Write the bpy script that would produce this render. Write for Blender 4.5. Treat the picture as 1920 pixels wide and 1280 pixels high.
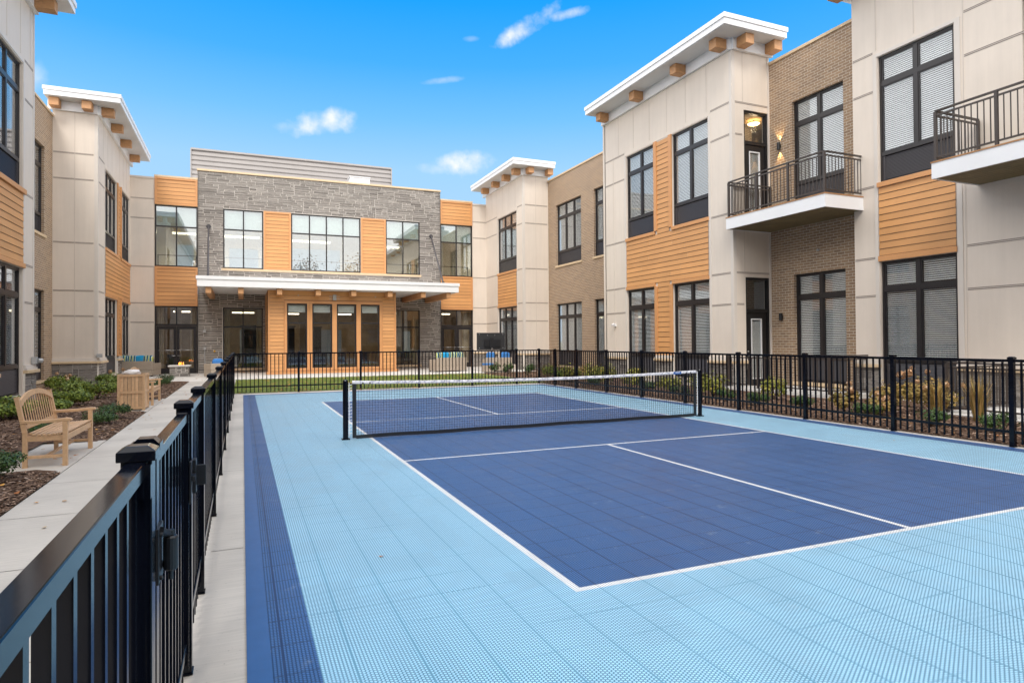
import bpy, math, random
from mathutils import Vector, Matrix, noise
random.seed(7)
R = math.radians
for o in list(bpy.data.objects): bpy.data.objects.remove(o)
scn = bpy.context.scene
C = scn.collection

# ------------------------------------------------------------------ camera
cd = bpy.data.cameras.new("camera"); cam = bpy.data.objects.new("camera", cd); C.objects.link(cam)
cd.sensor_width = 36; cd.lens = 1182.125 / 1920 * 36
cd.shift_y = -14.63 / 1920
cd.clip_start = 0.05; cd.clip_end = 6000
cx_, ux_, fx_ = (0.91949934, -0.39302452, -0.00725938), (0.00178922, -0.01428265, 0.9998964), (0.39308748, 0.91941706, 0.01242968)
cam.matrix_world = Matrix(((cx_[0], ux_[0], -fx_[0], -1.8434), (cx_[1], ux_[1], -fx_[1], -3.3559),
                           (cx_[2], ux_[2], -fx_[2], 1.5204), (0, 0, 0, 1)))
scn.camera = cam

# ------------------------------------------------------------------ sky, sun, exposure
SUN_EL, SUN_AZ = 48.0, 205.0          # degrees; azimuth of the sun clockwise from +Y
wd = bpy.data.worlds.new("World"); scn.world = wd; wd.use_nodes = True
wt = wd.node_tree; wt.nodes.clear()
def wn(t, **k):
    n = wt.nodes.new(t)
    for a, b in k.items(): setattr(n, a, b)
    return n
def wl(a, b): wt.links.new(a, b)
def wm(op, a, b=None, c=None, clamp=False):
    n = wn('ShaderNodeMath', operation=op, use_clamp=clamp)
    for i, v in enumerate((a, b, c)):
        if v is None: continue
        if isinstance(v, (int, float)): n.inputs[i].default_value = v
        else: wl(v, n.inputs[i])
    return n.outputs[0]
def wdot(v, d):
    n = wn('ShaderNodeVectorMath', operation='DOT_PRODUCT'); wl(v, n.inputs[0]); n.inputs[1].default_value = d
    return n.outputs['Value']
def wmix(f, a, b, bt='MIX'):
    n = wn('ShaderNodeMix', data_type='RGBA', blend_type=bt)
    if isinstance(f, (int, float)): n.inputs[0].default_value = f
    else: wl(f, n.inputs[0])
    for v, i in ((a, 6), (b, 7)):
        if isinstance(v, tuple): n.inputs[i].default_value = (*v, 1)
        else: wl(v, n.inputs[i])
    return n.outputs[2]
tc = wn('ShaderNodeTexCoord'); D = tc.outputs['Generated']
sky = wn('ShaderNodeTexSky', sky_type='NISHITA', sun_disc=False, sun_elevation=R(SUN_EL), sun_rotation=R(SUN_AZ),
         altitude=200, air_density=1.0, dust_density=0.4, ozone_density=2.0)
el = wdot(D, (0, 0, 1))
ramp = wn('ShaderNodeValToRGB'); wl(wm('MULTIPLY', el, 2.0), ramp.inputs[0])
cr = ramp.color_ramp
cr.elements[0].position = 0.36; cr.elements[0].color = (2.5, 3.95, 5.5, 1)
cr.elements[1].position = 0.95; cr.elements[1].color = (0.05, 2.15, 5.7, 1)
e = cr.elements.new(0.52); e.color = (2.1, 3.85, 5.8, 1)
e = cr.elements.new(0.66); e.color = (1.05, 3.2, 6.0, 1)
e = cr.elements.new(0.80); e.color = (0.35, 2.55, 6.0, 1)
blue = wmix(0.04, ramp.outputs[0], sky.outputs[0])
# little fair weather clouds (direction, half width, half height, slope)
nz = wn('ShaderNodeTexNoise'); nz.inputs['Scale'].default_value = 16; nz.inputs['Detail'].default_value = 7; nz.inputs['Roughness'].default_value = 0.6
wl(D, nz.inputs['Vector'])
nz2 = wn('ShaderNodeTexNoise'); nz2.inputs['Scale'].default_value = 45; nz2.inputs['Detail'].default_value = 5
wl(D, nz2.inputs['Vector'])
nsum = wm('ADD', wm('MULTIPLY', nz.outputs[0], 1.0), wm('MULTIPLY', nz2.outputs[0], 0.35))
tot = None
for d, sx, sy, rot, amt in (((0.103, 0.943, 0.318), 0.058, 0.021, 8, 1.05), ((0.06, 0.948, 0.309), 0.03, 0.008, 3, 0.4),
                            ((0.375, 0.812, 0.450), 0.060, 0.015, 26, 1.0), ((0.415, 0.785, 0.460), 0.036, 0.008, 8, .8),
                            ((0.31, 0.911, 0.272), 0.050, 0.018, 5, 1.05), ((0.274, 0.925, 0.264), 0.035, 0.009, 0, .5),
                            ((0.268, 0.884, 0.382), 0.032, 0.005, 8, .35), ((0.302, 0.849, 0.434), 0.012, 0.004, 4, .2),
                            ((-0.235, 0.918, 0.318), 0.022, 0.016, 60, .45)):
    dv = Vector(d).normalized(); a = dv.cross(Vector((0, 0, 1))).normalized(); b = a.cross(dv).normalized()
    a2 = a * math.cos(R(rot)) + b * math.sin(R(rot)); b2 = b * math.cos(R(rot)) - a * math.sin(R(rot))
    p = wm('DIVIDE', wdot(D, tuple(a2)), sx); q = wm('DIVIDE', wm('SUBTRACT', wdot(D, tuple(b2)), 0.0), sy)
    r2 = wm('ADD', wm('MULTIPLY', p, p), wm('MULTIPLY', q, q))
    m = wm('SUBTRACT', wm('ADD', 0.62, wm('MULTIPLY', wm('SUBTRACT', nsum, 0.68), 2.4)), wm('MULTIPLY', r2, 0.62))
    m = wm('MULTIPLY', m, 1.15, clamp=True); m = wm('POWER', m, 1.5)
    fr = wm('GREATER_THAN', wdot(D, tuple(dv)), 0.5)
    m = wm('MULTIPLY', wm('MULTIPLY', m, amt, clamp=True), fr)
    tot = m if tot is None else wm('MAXIMUM', tot, m)
blue = wmix(wm('MULTIPLY', tot, 0.92), blue, (5.6, 5.75, 6.0))
# high pale cloud cover overhead and behind, added for neutral light; blue only in view
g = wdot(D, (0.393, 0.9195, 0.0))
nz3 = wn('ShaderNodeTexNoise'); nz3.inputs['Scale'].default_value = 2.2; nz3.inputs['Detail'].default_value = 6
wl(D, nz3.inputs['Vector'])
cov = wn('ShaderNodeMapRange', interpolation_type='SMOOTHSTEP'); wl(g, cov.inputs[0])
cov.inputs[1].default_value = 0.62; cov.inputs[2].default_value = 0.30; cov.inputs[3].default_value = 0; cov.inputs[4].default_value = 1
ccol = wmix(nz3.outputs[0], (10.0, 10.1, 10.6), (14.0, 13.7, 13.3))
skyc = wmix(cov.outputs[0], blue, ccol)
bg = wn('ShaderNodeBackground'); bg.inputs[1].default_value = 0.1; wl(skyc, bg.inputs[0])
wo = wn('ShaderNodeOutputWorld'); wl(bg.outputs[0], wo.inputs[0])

sd = bpy.data.lights.new("sun", 'SUN'); sun = bpy.data.objects.new("sun", sd); C.objects.link(sun)
sd.energy = 1.15; sd.angle = R(18); sd.color = (1.0, 0.95, 0.88)
sv = Vector((math.sin(R(SUN_AZ)) * math.cos(R(SUN_EL)), math.cos(R(SUN_AZ)) * math.cos(R(SUN_EL)), math.sin(R(SUN_EL))))
sun.rotation_euler = sv.to_track_quat('Z', 'Y').to_euler(); sun.location = (0, -10, 40)
vs = scn.view_settings; vs.view_transform = 'Standard'; vs.look = 'None'; vs.exposure = 0.85; vs.gamma = 1.0
scn.render.engine = 'CYCLES'
scn.cycles.max_bounces = 8; scn.cycles.transparent_max_bounces = 16

# ------------------------------------------------------------------ materials
def mat(name, col, rough=0.6, metal=0.0, spec=0.5, n1=None, n2=None, bump=None, emit=None, coat=0):
    """n1/n2 = (scale, amount) brightness noise; bump=(scale,strength,dist)"""
    m = bpy.data.materials.new(name); m.use_nodes = True; nt = m.node_tree; b = nt.nodes['Principled BSDF']
    b.inputs['Base Color'].default_value = (*col, 1); b.inputs['Roughness'].default_value = rough
    b.inputs['Metallic'].default_value = metal; b.inputs['Specular IOR Level'].default_value = spec
    if coat: b.inputs['Coat Weight'].default_value = coat; b.inputs['Coat Roughness'].default_value = 0.1
    if emit:
        b.inputs['Emission Color'].default_value = (*emit[0], 1); b.inputs['Emission Strength'].default_value = emit[1]
    src = None
    tcn = nt.nodes.new('ShaderNodeTexCoord')
    for nn in (n1, n2):
        if not nn: continue
        t = nt.nodes.new('ShaderNodeTexNoise'); t.inputs['Scale'].default_value = nn[0]; t.inputs['Detail'].default_value = 6
        t.inputs['Roughness'].default_value = 0.65
        if len(nn) > 2:
            mp = nt.nodes.new('ShaderNodeMapping'); mp.inputs['Scale'].default_value = nn[2]
            nt.links.new(tcn.outputs['UV'], mp.inputs[0]); nt.links.new(mp.outputs[0], t.inputs['Vector'])
        else: nt.links.new(tcn.outputs['Object'], t.inputs['Vector'])
        mr = nt.nodes.new('ShaderNodeMapRange'); mr.inputs[1].default_value = 0.3; mr.inputs[2].default_value = 0.7
        mr.inputs[3].default_value = 1 - nn[1]; mr.inputs[4].default_value = 1 + nn[1]; nt.links.new(t.outputs[0], mr.inputs[0])
        mx = nt.nodes.new('ShaderNodeVectorMath'); mx.operation = 'SCALE'
        if src is None: mx.inputs[0].default_value = col
        else: nt.links.new(src, mx.inputs[0])
        nt.links.new(mr.outputs[0], mx.inputs['Scale']); src = mx.outputs[0]
    if src is not None: nt.links.new(src, b.inputs['Base Color'])
    if bump:
        t = nt.nodes.new('ShaderNodeTexNoise'); t.inputs['Scale'].default_value = bump[0]; t.inputs['Detail'].default_value = 4
        nt.links.new(tcn.outputs['Object'], t.inputs['Vector'])
        bp = nt.nodes.new('ShaderNodeBump'); bp.inputs['Strength'].default_value = bump[1]; bp.inputs['Distance'].default_value = bump[2]
        nt.links.new(t.outputs[0], bp.inputs['Height']); nt.links.new(bp.outputs[0], b.inputs['Normal'])
    return m
class N:
    """tiny node helper"""
    def __init__(s, m): s.m = m; s.nt = m.node_tree; s.b = s.nt.nodes['Principled BSDF']
    def n(s, t, **k):
        x = s.nt.nodes.new(t)
        for a, b in k.items(): setattr(x, a, b)
        return x
    def l(s, a, b): s.nt.links.new(a, b)
    def m_(s, op, a, b=None, clamp=False):
        x = s.n('ShaderNodeMath', operation=op, use_clamp=clamp)
        for i, v in enumerate((a, b)):
            if v is None: continue
            if isinstance(v, (int, float)): x.inputs[i].default_value = v
            else: s.l(v, x.inputs[i])
        return x.outputs[0]
    def mix(s, f, a, b, bt='MIX'):
        x = s.n('ShaderNodeMix', data_type='RGBA', blend_type=bt)
        if isinstance(f, (int, float)): x.inputs[0].default_value = f
        else: s.l(f, x.inputs[0])
        for v, i in ((a, 6), (b, 7)):
            if isinstance(v, tuple): x.inputs[i].default_value = (*v, 1)
            else: s.l(v, x.inputs[i])
        return x.outputs[2]
    def rng(s, v, a, b, c, d):
        x = s.n('ShaderNodeMapRange'); s.l(v, x.inputs[0])
        for i, w in enumerate((a, b, c, d)): x.inputs[i + 1].default_value = w
        return x.outputs[0]

M = {}
M['beige'] = mat('beige_panel', (0.70, 0.615, 0.53), 0.55, n1=(0.6, 0.045), n2=(1.6, 0.035, (3.5, .22, 1)), bump=(60, 0.06, 0.004))
M['beige_line'] = mat('beige_reveal', (0.50, 0.43, 0.375), 0.6)
M['dark_line'] = mat('joint_shadow_gap', (0.12, 0.095, 0.08), 0.7)
M['corner'] = mat('beige_corner_trim', (0.66, 0.60, 0.54), 0.5, n1=(2, 0.02))
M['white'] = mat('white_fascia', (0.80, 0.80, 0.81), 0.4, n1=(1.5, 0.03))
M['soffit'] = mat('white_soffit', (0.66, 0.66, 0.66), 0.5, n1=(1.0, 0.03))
M['sid'] = mat('cedar_siding', (0.62, 0.305, 0.112), 0.5, n1=(1.0, 0.06), n2=(30, 0.05, (0.35, 9, 1)), bump=(50, 0.08, 0.003))
def board_tint(m, amt):
    nt = m.node_tree; b = nt.nodes['Principled BSDF']; src = b.inputs['Base Color'].links[0].from_socket
    at = nt.nodes.new('ShaderNodeAttribute'); at.attribute_name = 'tint'; mr = nt.nodes.new('ShaderNodeMapRange')
    mr.inputs[3].default_value = 1 - amt; mr.inputs[4].default_value = 1 + amt; nt.links.new(at.outputs['Fac'], mr.inputs[0])
    v = nt.nodes.new('ShaderNodeVectorMath'); v.operation = 'SCALE'; nt.links.new(src, v.inputs[0]); nt.links.new(mr.outputs[0], v.inputs['Scale']); nt.links.new(v.outputs[0], b.inputs['Base Color'])
board_tint(M['sid'], 0.09)
M['sidtrim'] = mat('cedar_trim', (0.62, 0.30, 0.12), 0.45, n1=(1.3, 0.05), n2=(25, 0.04))
M['beam'] = mat('cedar_beam', (0.50, 0.26, 0.115), 0.5, n1=(2.0, 0.10), n2=(14, 0.08))
M['lime'] = mat('limestone_cap', (0.66, 0.50, 0.32), 0.7, n1=(3, 0.08), n2=(25, 0.05))
M['frame'] = mat('dark_bronze_frame', (0.020, 0.017, 0.018), 0.35, n1=(3, 0.1))
M['frame2'] = mat('dark_bronze_panel', (0.055, 0.050, 0.055), 0.45)
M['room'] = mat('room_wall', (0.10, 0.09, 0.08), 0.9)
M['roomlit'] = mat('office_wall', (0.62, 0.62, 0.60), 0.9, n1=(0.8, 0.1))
M['roomwarm'] = mat('lobby_wall', (0.42, 0.33, 0.22), 0.8, n1=(1.5, 0.25))
M['blind'] = mat('blind_slat', (0.84, 0.85, 0.84), 0.5)
M['shade'] = mat('roller_shade', (0.80, 0.84, 0.80), 0.8)
M['curtain'] = mat('curtain', (0.5, 0.40, 0.28), 0.9, n1=(20, 0.2, (6, 0.2, 1)))
M['black'] = mat('black_powder_coat', (0.003, 0.004, 0.008), 0.11, spec=0.24, n1=(6, 0.15), bump=(9, 0.03, 0.01))
M['blackm'] = mat('black_satin', (0.014, 0.015, 0.018), 0.4)
M['rail'] = mat('bronze_railing', (0.055, 0.042, 0.036), 0.4, n1=(4, 0.1))
M['doorblk'] = mat('black_door_paint', (0.012, 0.011, 0.012), 0.4)
M['steel'] = mat('brushed_steel', (0.55, 0.55, 0.55), 0.3, metal=1.0)
M['grey'] = mat('grey_plastic', (0.42, 0.42, 0.42), 0.5)
M['screen'] = mat('ribbed_screen_metal', (0.38, 0.355, 0.34), 0.5, metal=0.2, n1=(0.7, 0.05))
M['roof'] = mat('flat_roof_membrane', (0.35, 0.35, 0.35), 0.8)
M['teak'] = mat('teak_wood', (0.60, 0.385, 0.22), 0.5, n1=(3.5, 0.12), n2=(26, 0.10), bump=(90, 0.1, 0.002))
M['teakv'] = mat('teak_board', (0.60, 0.385, 0.22), 0.5, n1=(3.5, 0.12), n2=(26, 0.10), bump=(90, 0.1, 0.002)); board_tint(M['teakv'], 0.16)
M['wicker'] = mat('woven_wicker', (0.40, 0.33, 0.26), 0.7, n1=(60, 0.25), bump=(80, 0.4, 0.01))
M['lampglow'] = mat('lamp_glow', (1, 0.8, 0.5), 0.5, emit=((1.0, 0.62, 0.25), 6.0))
M['striplight'] = mat('strip_light', (1, 0.9, 0.7), 0.5, emit=((1.0, 0.86, 0.62), 2.2))
M['decking'] = mat('pressure_treated_deck', (0.16, 0.12, 0.055), 0.7, n1=(2, 0.25), n2=(20, 0.15, (8, 0.6, 1)))
M['deckedge'] = mat('deck_board_edge', (0.42, 0.22, 0.10), 0.7, n1=(5, 0.2))
M['cushblue'] = mat('blue_cushion', (0.045, 0.19, 0.50), 0.9, n1=(12, 0.12))
M['towel'] = mat('white_towel', (0.78, 0.74, 0.72), 0.95, bump=(60, 0.5, 0.01))
M['flame'] = mat('flame', (1, 0.4, 0.05), 0.5, emit=((1.0, 0.33, 0.05), 1.4))
M['tv'] = mat('dark_screen_housing', (0.030, 0.031, 0.034), 0.45)

def glass_mat(name, tint, f0=0.08, rough=0.0):
    m = bpy.data.materials.new(name); m.use_nodes = True; nt = m.node_tree; nt.nodes.clear()
    out = nt.nodes.new('ShaderNodeOutputMaterial'); mx = nt.nodes.new('ShaderNodeMixShader')
    tr = nt.nodes.new('ShaderNodeBsdfTransparent'); tr.inputs[0].default_value = (*tint, 1)
    gl = nt.nodes.new('ShaderNodeBsdfGlossy'); gl.inputs['Roughness'].default_value = rough
    gl.inputs[0].default_value = (0.95, 0.97, 1, 1)
    lw_ = nt.nodes.new('ShaderNodeLayerWeight'); lw_.inputs[0].default_value = 0.5
    fr = nt.nodes.new('ShaderNodeMath'); fr.operation = 'POWER'; fr.inputs[1].default_value = 4.2; nt.links.new(lw_.outputs['Facing'], fr.inputs[0])
    tcn = nt.nodes.new('ShaderNodeTexCoord'); t = nt.nodes.new('ShaderNodeTexNoise'); t.inputs['Scale'].default_value = 0.7
    nt.links.new(tcn.outputs['Object'], t.inputs['Vector'])
    bp = nt.nodes.new('ShaderNodeBump'); bp.inputs['Strength'].default_value = 0.05; bp.inputs['Distance'].default_value = 0.02
    nt.links.new(t.outputs[0], bp.inputs['Height']); nt.links.new(bp.outputs[0], gl.inputs['Normal'])
    md = nt.nodes.new('ShaderNodeMath'); md.operation = 'MULTIPLY_ADD'; md.inputs[1].default_value = 0.95; md.inputs[2].default_value = f0
    md.use_clamp = True
    nt.links.new(fr.outputs[0], md.inputs[0]); nt.links.new(md.outputs[0], mx.inputs[0])
    nt.links.new(tr.outputs[0], mx.inputs[1]); nt.links.new(gl.outputs[0], mx.inputs[2]); nt.links.new(mx.outputs[0], out.inputs[0])
    return m
M['glass'] = glass_mat('window_glass', (0.93, 0.94, 0.94), 0.09)
M['glassoff'] = glass_mat('coated_office_glass', (0.80, 0.84, 0.82), 0.22)
M['glasslow'] = glass_mat('lobby_glass', (0.86, 0.88, 0.85), 0.09)

# brick (UV is in metres)
m = mat('tan_brick', (0.3, 0.2, 0.12), 0.8); k = N(m); M['brick'] = m
tcn = k.n('ShaderNodeTexCoord'); br = k.n('ShaderNodeTexBrick', offset=0.5)
k.l(tcn.outputs['UV'], br.inputs['Vector'])
for a, b in (('Scale', 1.0), ('Mortar Size', 0.0065), ('Mortar Smooth', 0.15), ('Bias', 0.0), ('Brick Width', 0.232), ('Row Height', 0.079)): br.inputs[a].default_value = b
br.inputs['Color1'].default_value = (0.365, 0.240, 0.145, 1); br.inputs['Color2'].default_value = (0.265, 0.175, 0.112, 1); br.inputs['Mortar'].default_value = (0.62, 0.55, 0.45, 1)
t = k.n('ShaderNodeTexNoise'); t.inputs['Scale'].default_value = 30; k.l(tcn.outputs['UV'], t.inputs['Vector'])
k.l(k.mix(0.35, br.outputs[0], k.mix(t.outputs[0], (0.2, 0.12, 0.07), (0.55, 0.42, 0.3)), 'MIX') if False else k.mix(1.0, br.outputs[0], k.mix(t.outputs[0], (0.8, 0.8, 0.8), (1.2, 1.2, 1.2)), 'MULTIPLY'), k.b.inputs['Base Color'])
bp = k.n('ShaderNodeBump', invert=True); bp.inputs['Strength'].default_value = 0.5; bp.inputs['Distance'].default_value = 0.008
k.l(br.outputs['Fac'], bp.inputs['Height']); k.l(bp.outputs[0], k.b.inputs['Normal'])

# ledge stone: each stone carries its own tint attribute
m = mat('ledge_stone', (0.2, 0.18, 0.17), 0.85, spec=0.3); k = N(m); M['stone'] = m
at = k.n('ShaderNodeAttribute', attribute_name='tint'); tcn = k.n('ShaderNodeTexCoord')
mp = k.n('ShaderNodeMapping'); mp.inputs['Scale'].default_value = (3, 18, 1); k.l(tcn.outputs['UV'], mp.inputs[0])
t = k.n('ShaderNodeTexNoise'); t.inputs['Scale'].default_value = 1.6; t.inputs['Detail'].default_value = 8; t.inputs['Roughness'].default_value = 0.7
k.l(mp.outputs[0], t.inputs['Vector'])
base = k.mix(at.outputs['Fac'], (0.15, 0.136, 0.125), (0.31, 0.285, 0.262))
k.l(k.mix(1.0, base, k.mix(k.rng(t.outputs[0], 0.3, 0.7, 0, 1), (0.62, 0.62, 0.64), (1.4, 1.38, 1.34)), 'MULTIPLY'), k.b.inputs['Base Color'])
bp = k.n('ShaderNodeBump'); bp.inputs['Strength'].default_value = 0.7; bp.inputs['Distance'].default_value = 0.03
k.l(t.outputs[0], bp.inputs['Height']); k.l(bp.outputs[0], k.b.inputs['Normal'])
M['mortar'] = mat('pale_mortar', (0.72, 0.67, 0.61), 0.9, n1=(9, 0.1))

# concrete
def concrete(name, col):
    m = mat(name, col, 0.8, spec=0.3); k = N(m)
    tcn = k.n('ShaderNodeTexCoord')
    t1 = k.n('ShaderNodeTexNoise'); t1.inputs['Scale'].default_value = 0.8; t1.inputs['Detail'].default_value = 8; k.l(tcn.outputs['UV'], t1.inputs['Vector'])
    mp = k.n('ShaderNodeMapping'); mp.inputs['Scale'].default_value = (2.5, 34, 1); k.l(tcn.outputs['UV'], mp.inputs[0])
    t2 = k.n('ShaderNodeTexNoise'); t2.inputs['Scale'].default_value = 1.6; t2.inputs['Detail'].default_value = 6; k.l(mp.outputs[0], t2.inputs['Vector'])
    t3 = k.n('ShaderNodeTexNoise'); t3.inputs['Scale'].default_value = 60; t3.inputs['Detail'].default_value = 3; k.l(tcn.outputs['UV'], t3.inputs['Vector'])
    spots = k.rng(t3.outputs[0], 0.27, 0.31, 0.55, 1.0)
    f = k.m_('MULTIPLY', k.m_('MULTIPLY', k.rng(t1.outputs[0], 0.3, 0.7, 0.82, 1.10), k.rng(t2.outputs[0], 0.3, 0.7, 0.91, 1.06)), spots)
    v = k.n('ShaderNodeVectorMath', operation='SCALE'); v.inputs[0].default_value = col; k.l(f, v.inputs['Scale']); k.l(v.outputs[0], k.b.inputs['Base Color'])
    bp = k.n('ShaderNodeBump'); bp.inputs['Strength'].default_value = 0.3; bp.inputs['Distance'].default_value = 0.004
    k.l(t2.outputs[0], bp.inputs['Height']); k.l(bp.outputs[0], k.b.inputs['Normal'])
    return m
M['conc'] = concrete('broomed_concrete', (0.59, 0.545, 0.485))
M['conc2'] = concrete('patio_concrete', (0.66, 0.635, 0.60))

# perforated sport tile: ribs over dark pockets on a triangular lattice
def tile(name, rib, pocket, seam, sheen=0.0, sw=.0045, sy0=0.0):
    m = mat(name, rib, 0.42, spec=0.5); k = N(m)
    k.b.inputs['Sheen Weight'].default_value = sheen; k.b.inputs['Sheen Roughness'].default_value = 0.35; k.b.inputs['Sheen Tint'].default_value = (.85, .95, 1, 1)
    tcn = k.n('ShaderNodeTexCoord'); sp = k.n('ShaderNodeSeparateXYZ'); k.l(tcn.outputs['UV'], sp.inputs[0])
    x, y = sp.outputs[0], sp.outputs[1]
    P = 0.0169; K = 2 * math.pi / P
    tot = None
    for a in (0, 60, 120):
        ph = k.m_('ADD', k.m_('MULTIPLY', x, K * math.cos(R(a))), k.m_('MULTIPLY', y, K * math.sin(R(a))))
        c = k.m_('COSINE', ph); tot = c if tot is None else k.m_('ADD', tot, c)
    # honeycomb of pockets around raised nodes, thin ribs between
    hole = k.rng(tot, -0.25, -0.85, 0.0, 1.0)
    rib2 = k.rng(tot, 0.6, 2.6, 0.0, 0.55)
    sx = k.m_('ABSOLUTE', k.m_('SUBTRACT', k.m_('FRACT', k.m_('DIVIDE', k.m_('ADD', x, 10.0 + 0.2), 0.3048)), 0.5))
    sy = k.m_('ABSOLUTE', k.m_('SUBTRACT', k.m_('FRACT', k.m_('DIVIDE', k.m_('ADD', y, 10.0 + 0.05), 0.3048)), 0.5))
    seamx = k.m_('GREATER_THAN', sx, 0.5 - sw / 0.3048)
    tn = k.n('ShaderNodeTexNoise'); tn.inputs['Scale'].default_value = 1.3; k.l(tcn.outputs['UV'], tn.inputs['Vector'])
    seamy = k.m_('MULTIPLY', k.m_('GREATER_THAN', sy, 0.5 - sw / 0.3048), k.rng(tn.outputs[0], 0.45, 0.65, sy0, 0.85))
    # per tile slight brightness change
    fx = k.m_('FLOOR', k.m_('DIVIDE', k.m_('ADD', x, 10.2 - 0.1524), 0.3048)); fy = k.m_('FLOOR', k.m_('DIVIDE', k.m_('ADD', y, 10.05 - 0.1524), 0.3048))
    cb = k.n('ShaderNodeCombineXYZ'); k.l(fx, cb.inputs[0]); k.l(fy, cb.inputs[1])
    wn_ = k.n('ShaderNodeTexWhiteNoise', noise_dimensions='2D'); k.l(cb.outputs[0], wn_.inputs['Vector'])
    tn2 = k.n('ShaderNodeTexNoise'); tn2.inputs['Scale'].default_value = 0.5; tn2.inputs['Detail'].default_value = 5; k.l(tcn.outputs['UV'], tn2.inputs['Vector'])
    vari = k.m_('MULTIPLY', k.rng(wn_.outputs[0], 0, 1, 0.955, 1.045), k.rng(tn2.outputs[0], 0.3, 0.7, 0.98, 1.02))
    lite = tuple(min(1, c * 1.28 + 0.03) for c in rib)
    c1 = k.mix(rib2, rib, lite); c2 = k.mix(hole, c1, pocket)
    c3 = k.mix(k.m_('MAXIMUM', seamx, seamy), c2, seam)
    tn3 = k.n('ShaderNodeTexNoise'); tn3.inputs['Scale'].default_value = 5.5; tn3.inputs['Detail'].default_value = 8; tn3.inputs['Roughness'].default_value = 0.75; k.l(tcn.outputs['UV'], tn3.inputs['Vector'])
    c3 = k.mix(k.rng(tn3.outputs[0], 0.60, 0.74, 0.0, 0.30), c3, (0.50, 0.55, 0.58))
    v = k.n('ShaderNodeVectorMath', operation='SCALE'); k.l(c3, v.inputs[0]); k.l(vari, v.inputs['Scale']); k.l(v.outputs[0], k.b.inputs['Base Color'])
    k.l(k.rng(wn_.outputs[0], 0, 1, 0.40, 0.46), k.b.inputs['Roughness'])
    bp = k.n('ShaderNodeBump'); bp.inputs['Strength'].default_value = 0.25; bp.inputs['Distance'].default_value = 0.003
    k.l(k.m_('SUBTRACT', 1.0, hole), bp.inputs['Height']); k.l(bp.outputs[0], k.b.inputs['Normal'])
    return m
M['tl'] = tile('light_blue_tile', (0.345, 0.585, 0.74), (0.025, 0.14, 0.25), (0.08, 0.24, 0.36), .40, .0055)
M['td'] = tile('dark_blue_tile', (0.036, 0.114, 0.29), (0.004, 0.018, 0.070), (0.008, 0.026, 0.09), .10, .0065, .6)
M['tw'] = tile('white_line_tile', (0.72, 0.71, 0.70), (0.36, 0.38, 0.40), (0.4, 0.4, 0.42))
M['te'] = mat('blue_edge_ramp', (0.035, 0.10, 0.26), 0.4, n1=(8, 0.08))

# mulch, grass, soil
m = mat('bark_mulch', (0.12, 0.07, 0.045), 0.9, spec=0.2); k = N(m); M['mulch'] = m
tcn = k.n('ShaderNodeTexCoord'); mp = k.n('ShaderNodeMapping'); mp.inputs['Scale'].default_value = (1, 2.2, 1); mp.inputs['Rotation'].default_value = (0, 0, 0.6); k.l(tcn.outputs['UV'], mp.inputs[0])
vo = k.n('ShaderNodeTexVoronoi'); vo.inputs['Scale'].default_value = 16; k.l(mp.outputs[0], vo.inputs['Vector'])
rp = k.n('ShaderNodeValToRGB'); k.l(vo.outputs['Color'], rp.inputs[0])
rp.color_ramp.elements[0].color = (0.035, 0.02, 0.014, 1); rp.color_ramp.elements[1].color = (0.33, 0.21, 0.14, 1)
e = rp.color_ramp.elements.new(0.5); e.color = (0.13, 0.075, 0.05, 1)
k.l(rp.outputs[0], k.b.inputs['Base Color'])
bp = k.n('ShaderNodeBump'); bp.inputs['Strength'].default_value = 1.0; bp.inputs['Distance'].default_value = 0.04
k.l(vo.outputs['Distance'], bp.inputs['Height']); k.l(bp.outputs[0], k.b.inputs['Normal'])
def tinted(name, c0, c1, rough=0.6, spec=0.3, trans=0.0, c2=None):
    m = mat(name, c0, rough, spec=spec); k = N(m)
    at = k.n('ShaderNodeAttribute', attribute_name='tint')
    rp = k.n('ShaderNodeValToRGB'); k.l(at.outputs['Fac'], rp.inputs[0])
    rp.color_ramp.elements[0].color = (*c0, 1); rp.color_ramp.elements[1].color = (*c1, 1)
    if c2: e = rp.color_ramp.elements.new(0.85); e.color = (*c1, 1); rp.color_ramp.elements[-1].color = (*c2, 1)
    k.l(rp.outputs[0], k.b.inputs['Base Color'])
    if trans:
        k.b.inputs['Transmission Weight'].default_value = 0
        k.b.inputs['Subsurface Weight'].default_value = 0
    return m
M['chip'] = tinted('bark_chips', (0.05, 0.026, 0.017), (0.34, 0.22, 0.15), 0.9, c2=(0.55, 0.42, 0.33))
M['blade'] = tinted('lawn_blade', (0.09, 0.13, 0.018), (0.27, 0.31, 0.06))
M['lawn'] = mat('turf_base', (0.13, 0.17, 0.04), 0.9, n1=(3, 0.2), n2=(60, 0.3))
M['litter'] = tinted('dry_leaf', (0.30, 0.10, 0.03), (0.60, 0.30, 0.06), 0.7, c2=(0.62, 0.48, 0.30))
M['leafh'] = tinted('hydrangea_leaf', (0.045, 0.085, 0.012), (0.25, 0.31, 0.045), 0.5, c2=(0.45, 0.45, 0.10))
M['leafy'] = tinted('yellowing_leaf', (0.09, 0.12, 0.02), (0.36, 0.33, 0.055), 0.55, c2=(0.52, 0.36, 0.08))
M['leafo'] = tinted('autumn_leaf', (0.13, 0.12, 0.03), (0.42, 0.26, 0.08), 0.6, c2=(0.60, 0.34, 0.20))
M['leafb'] = tinted('boxwood_leaf', (0.020, 0.045, 0.012), (0.085, 0.15, 0.038), 0.4, c2=(0.11, 0.18, 0.06))
M['straw'] = tinted('straw_blade', (0.20, 0.17, 0.05), (0.48, 0.30, 0.10), 0.7, c2=(0.6, 0.42, 0.2))
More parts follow.
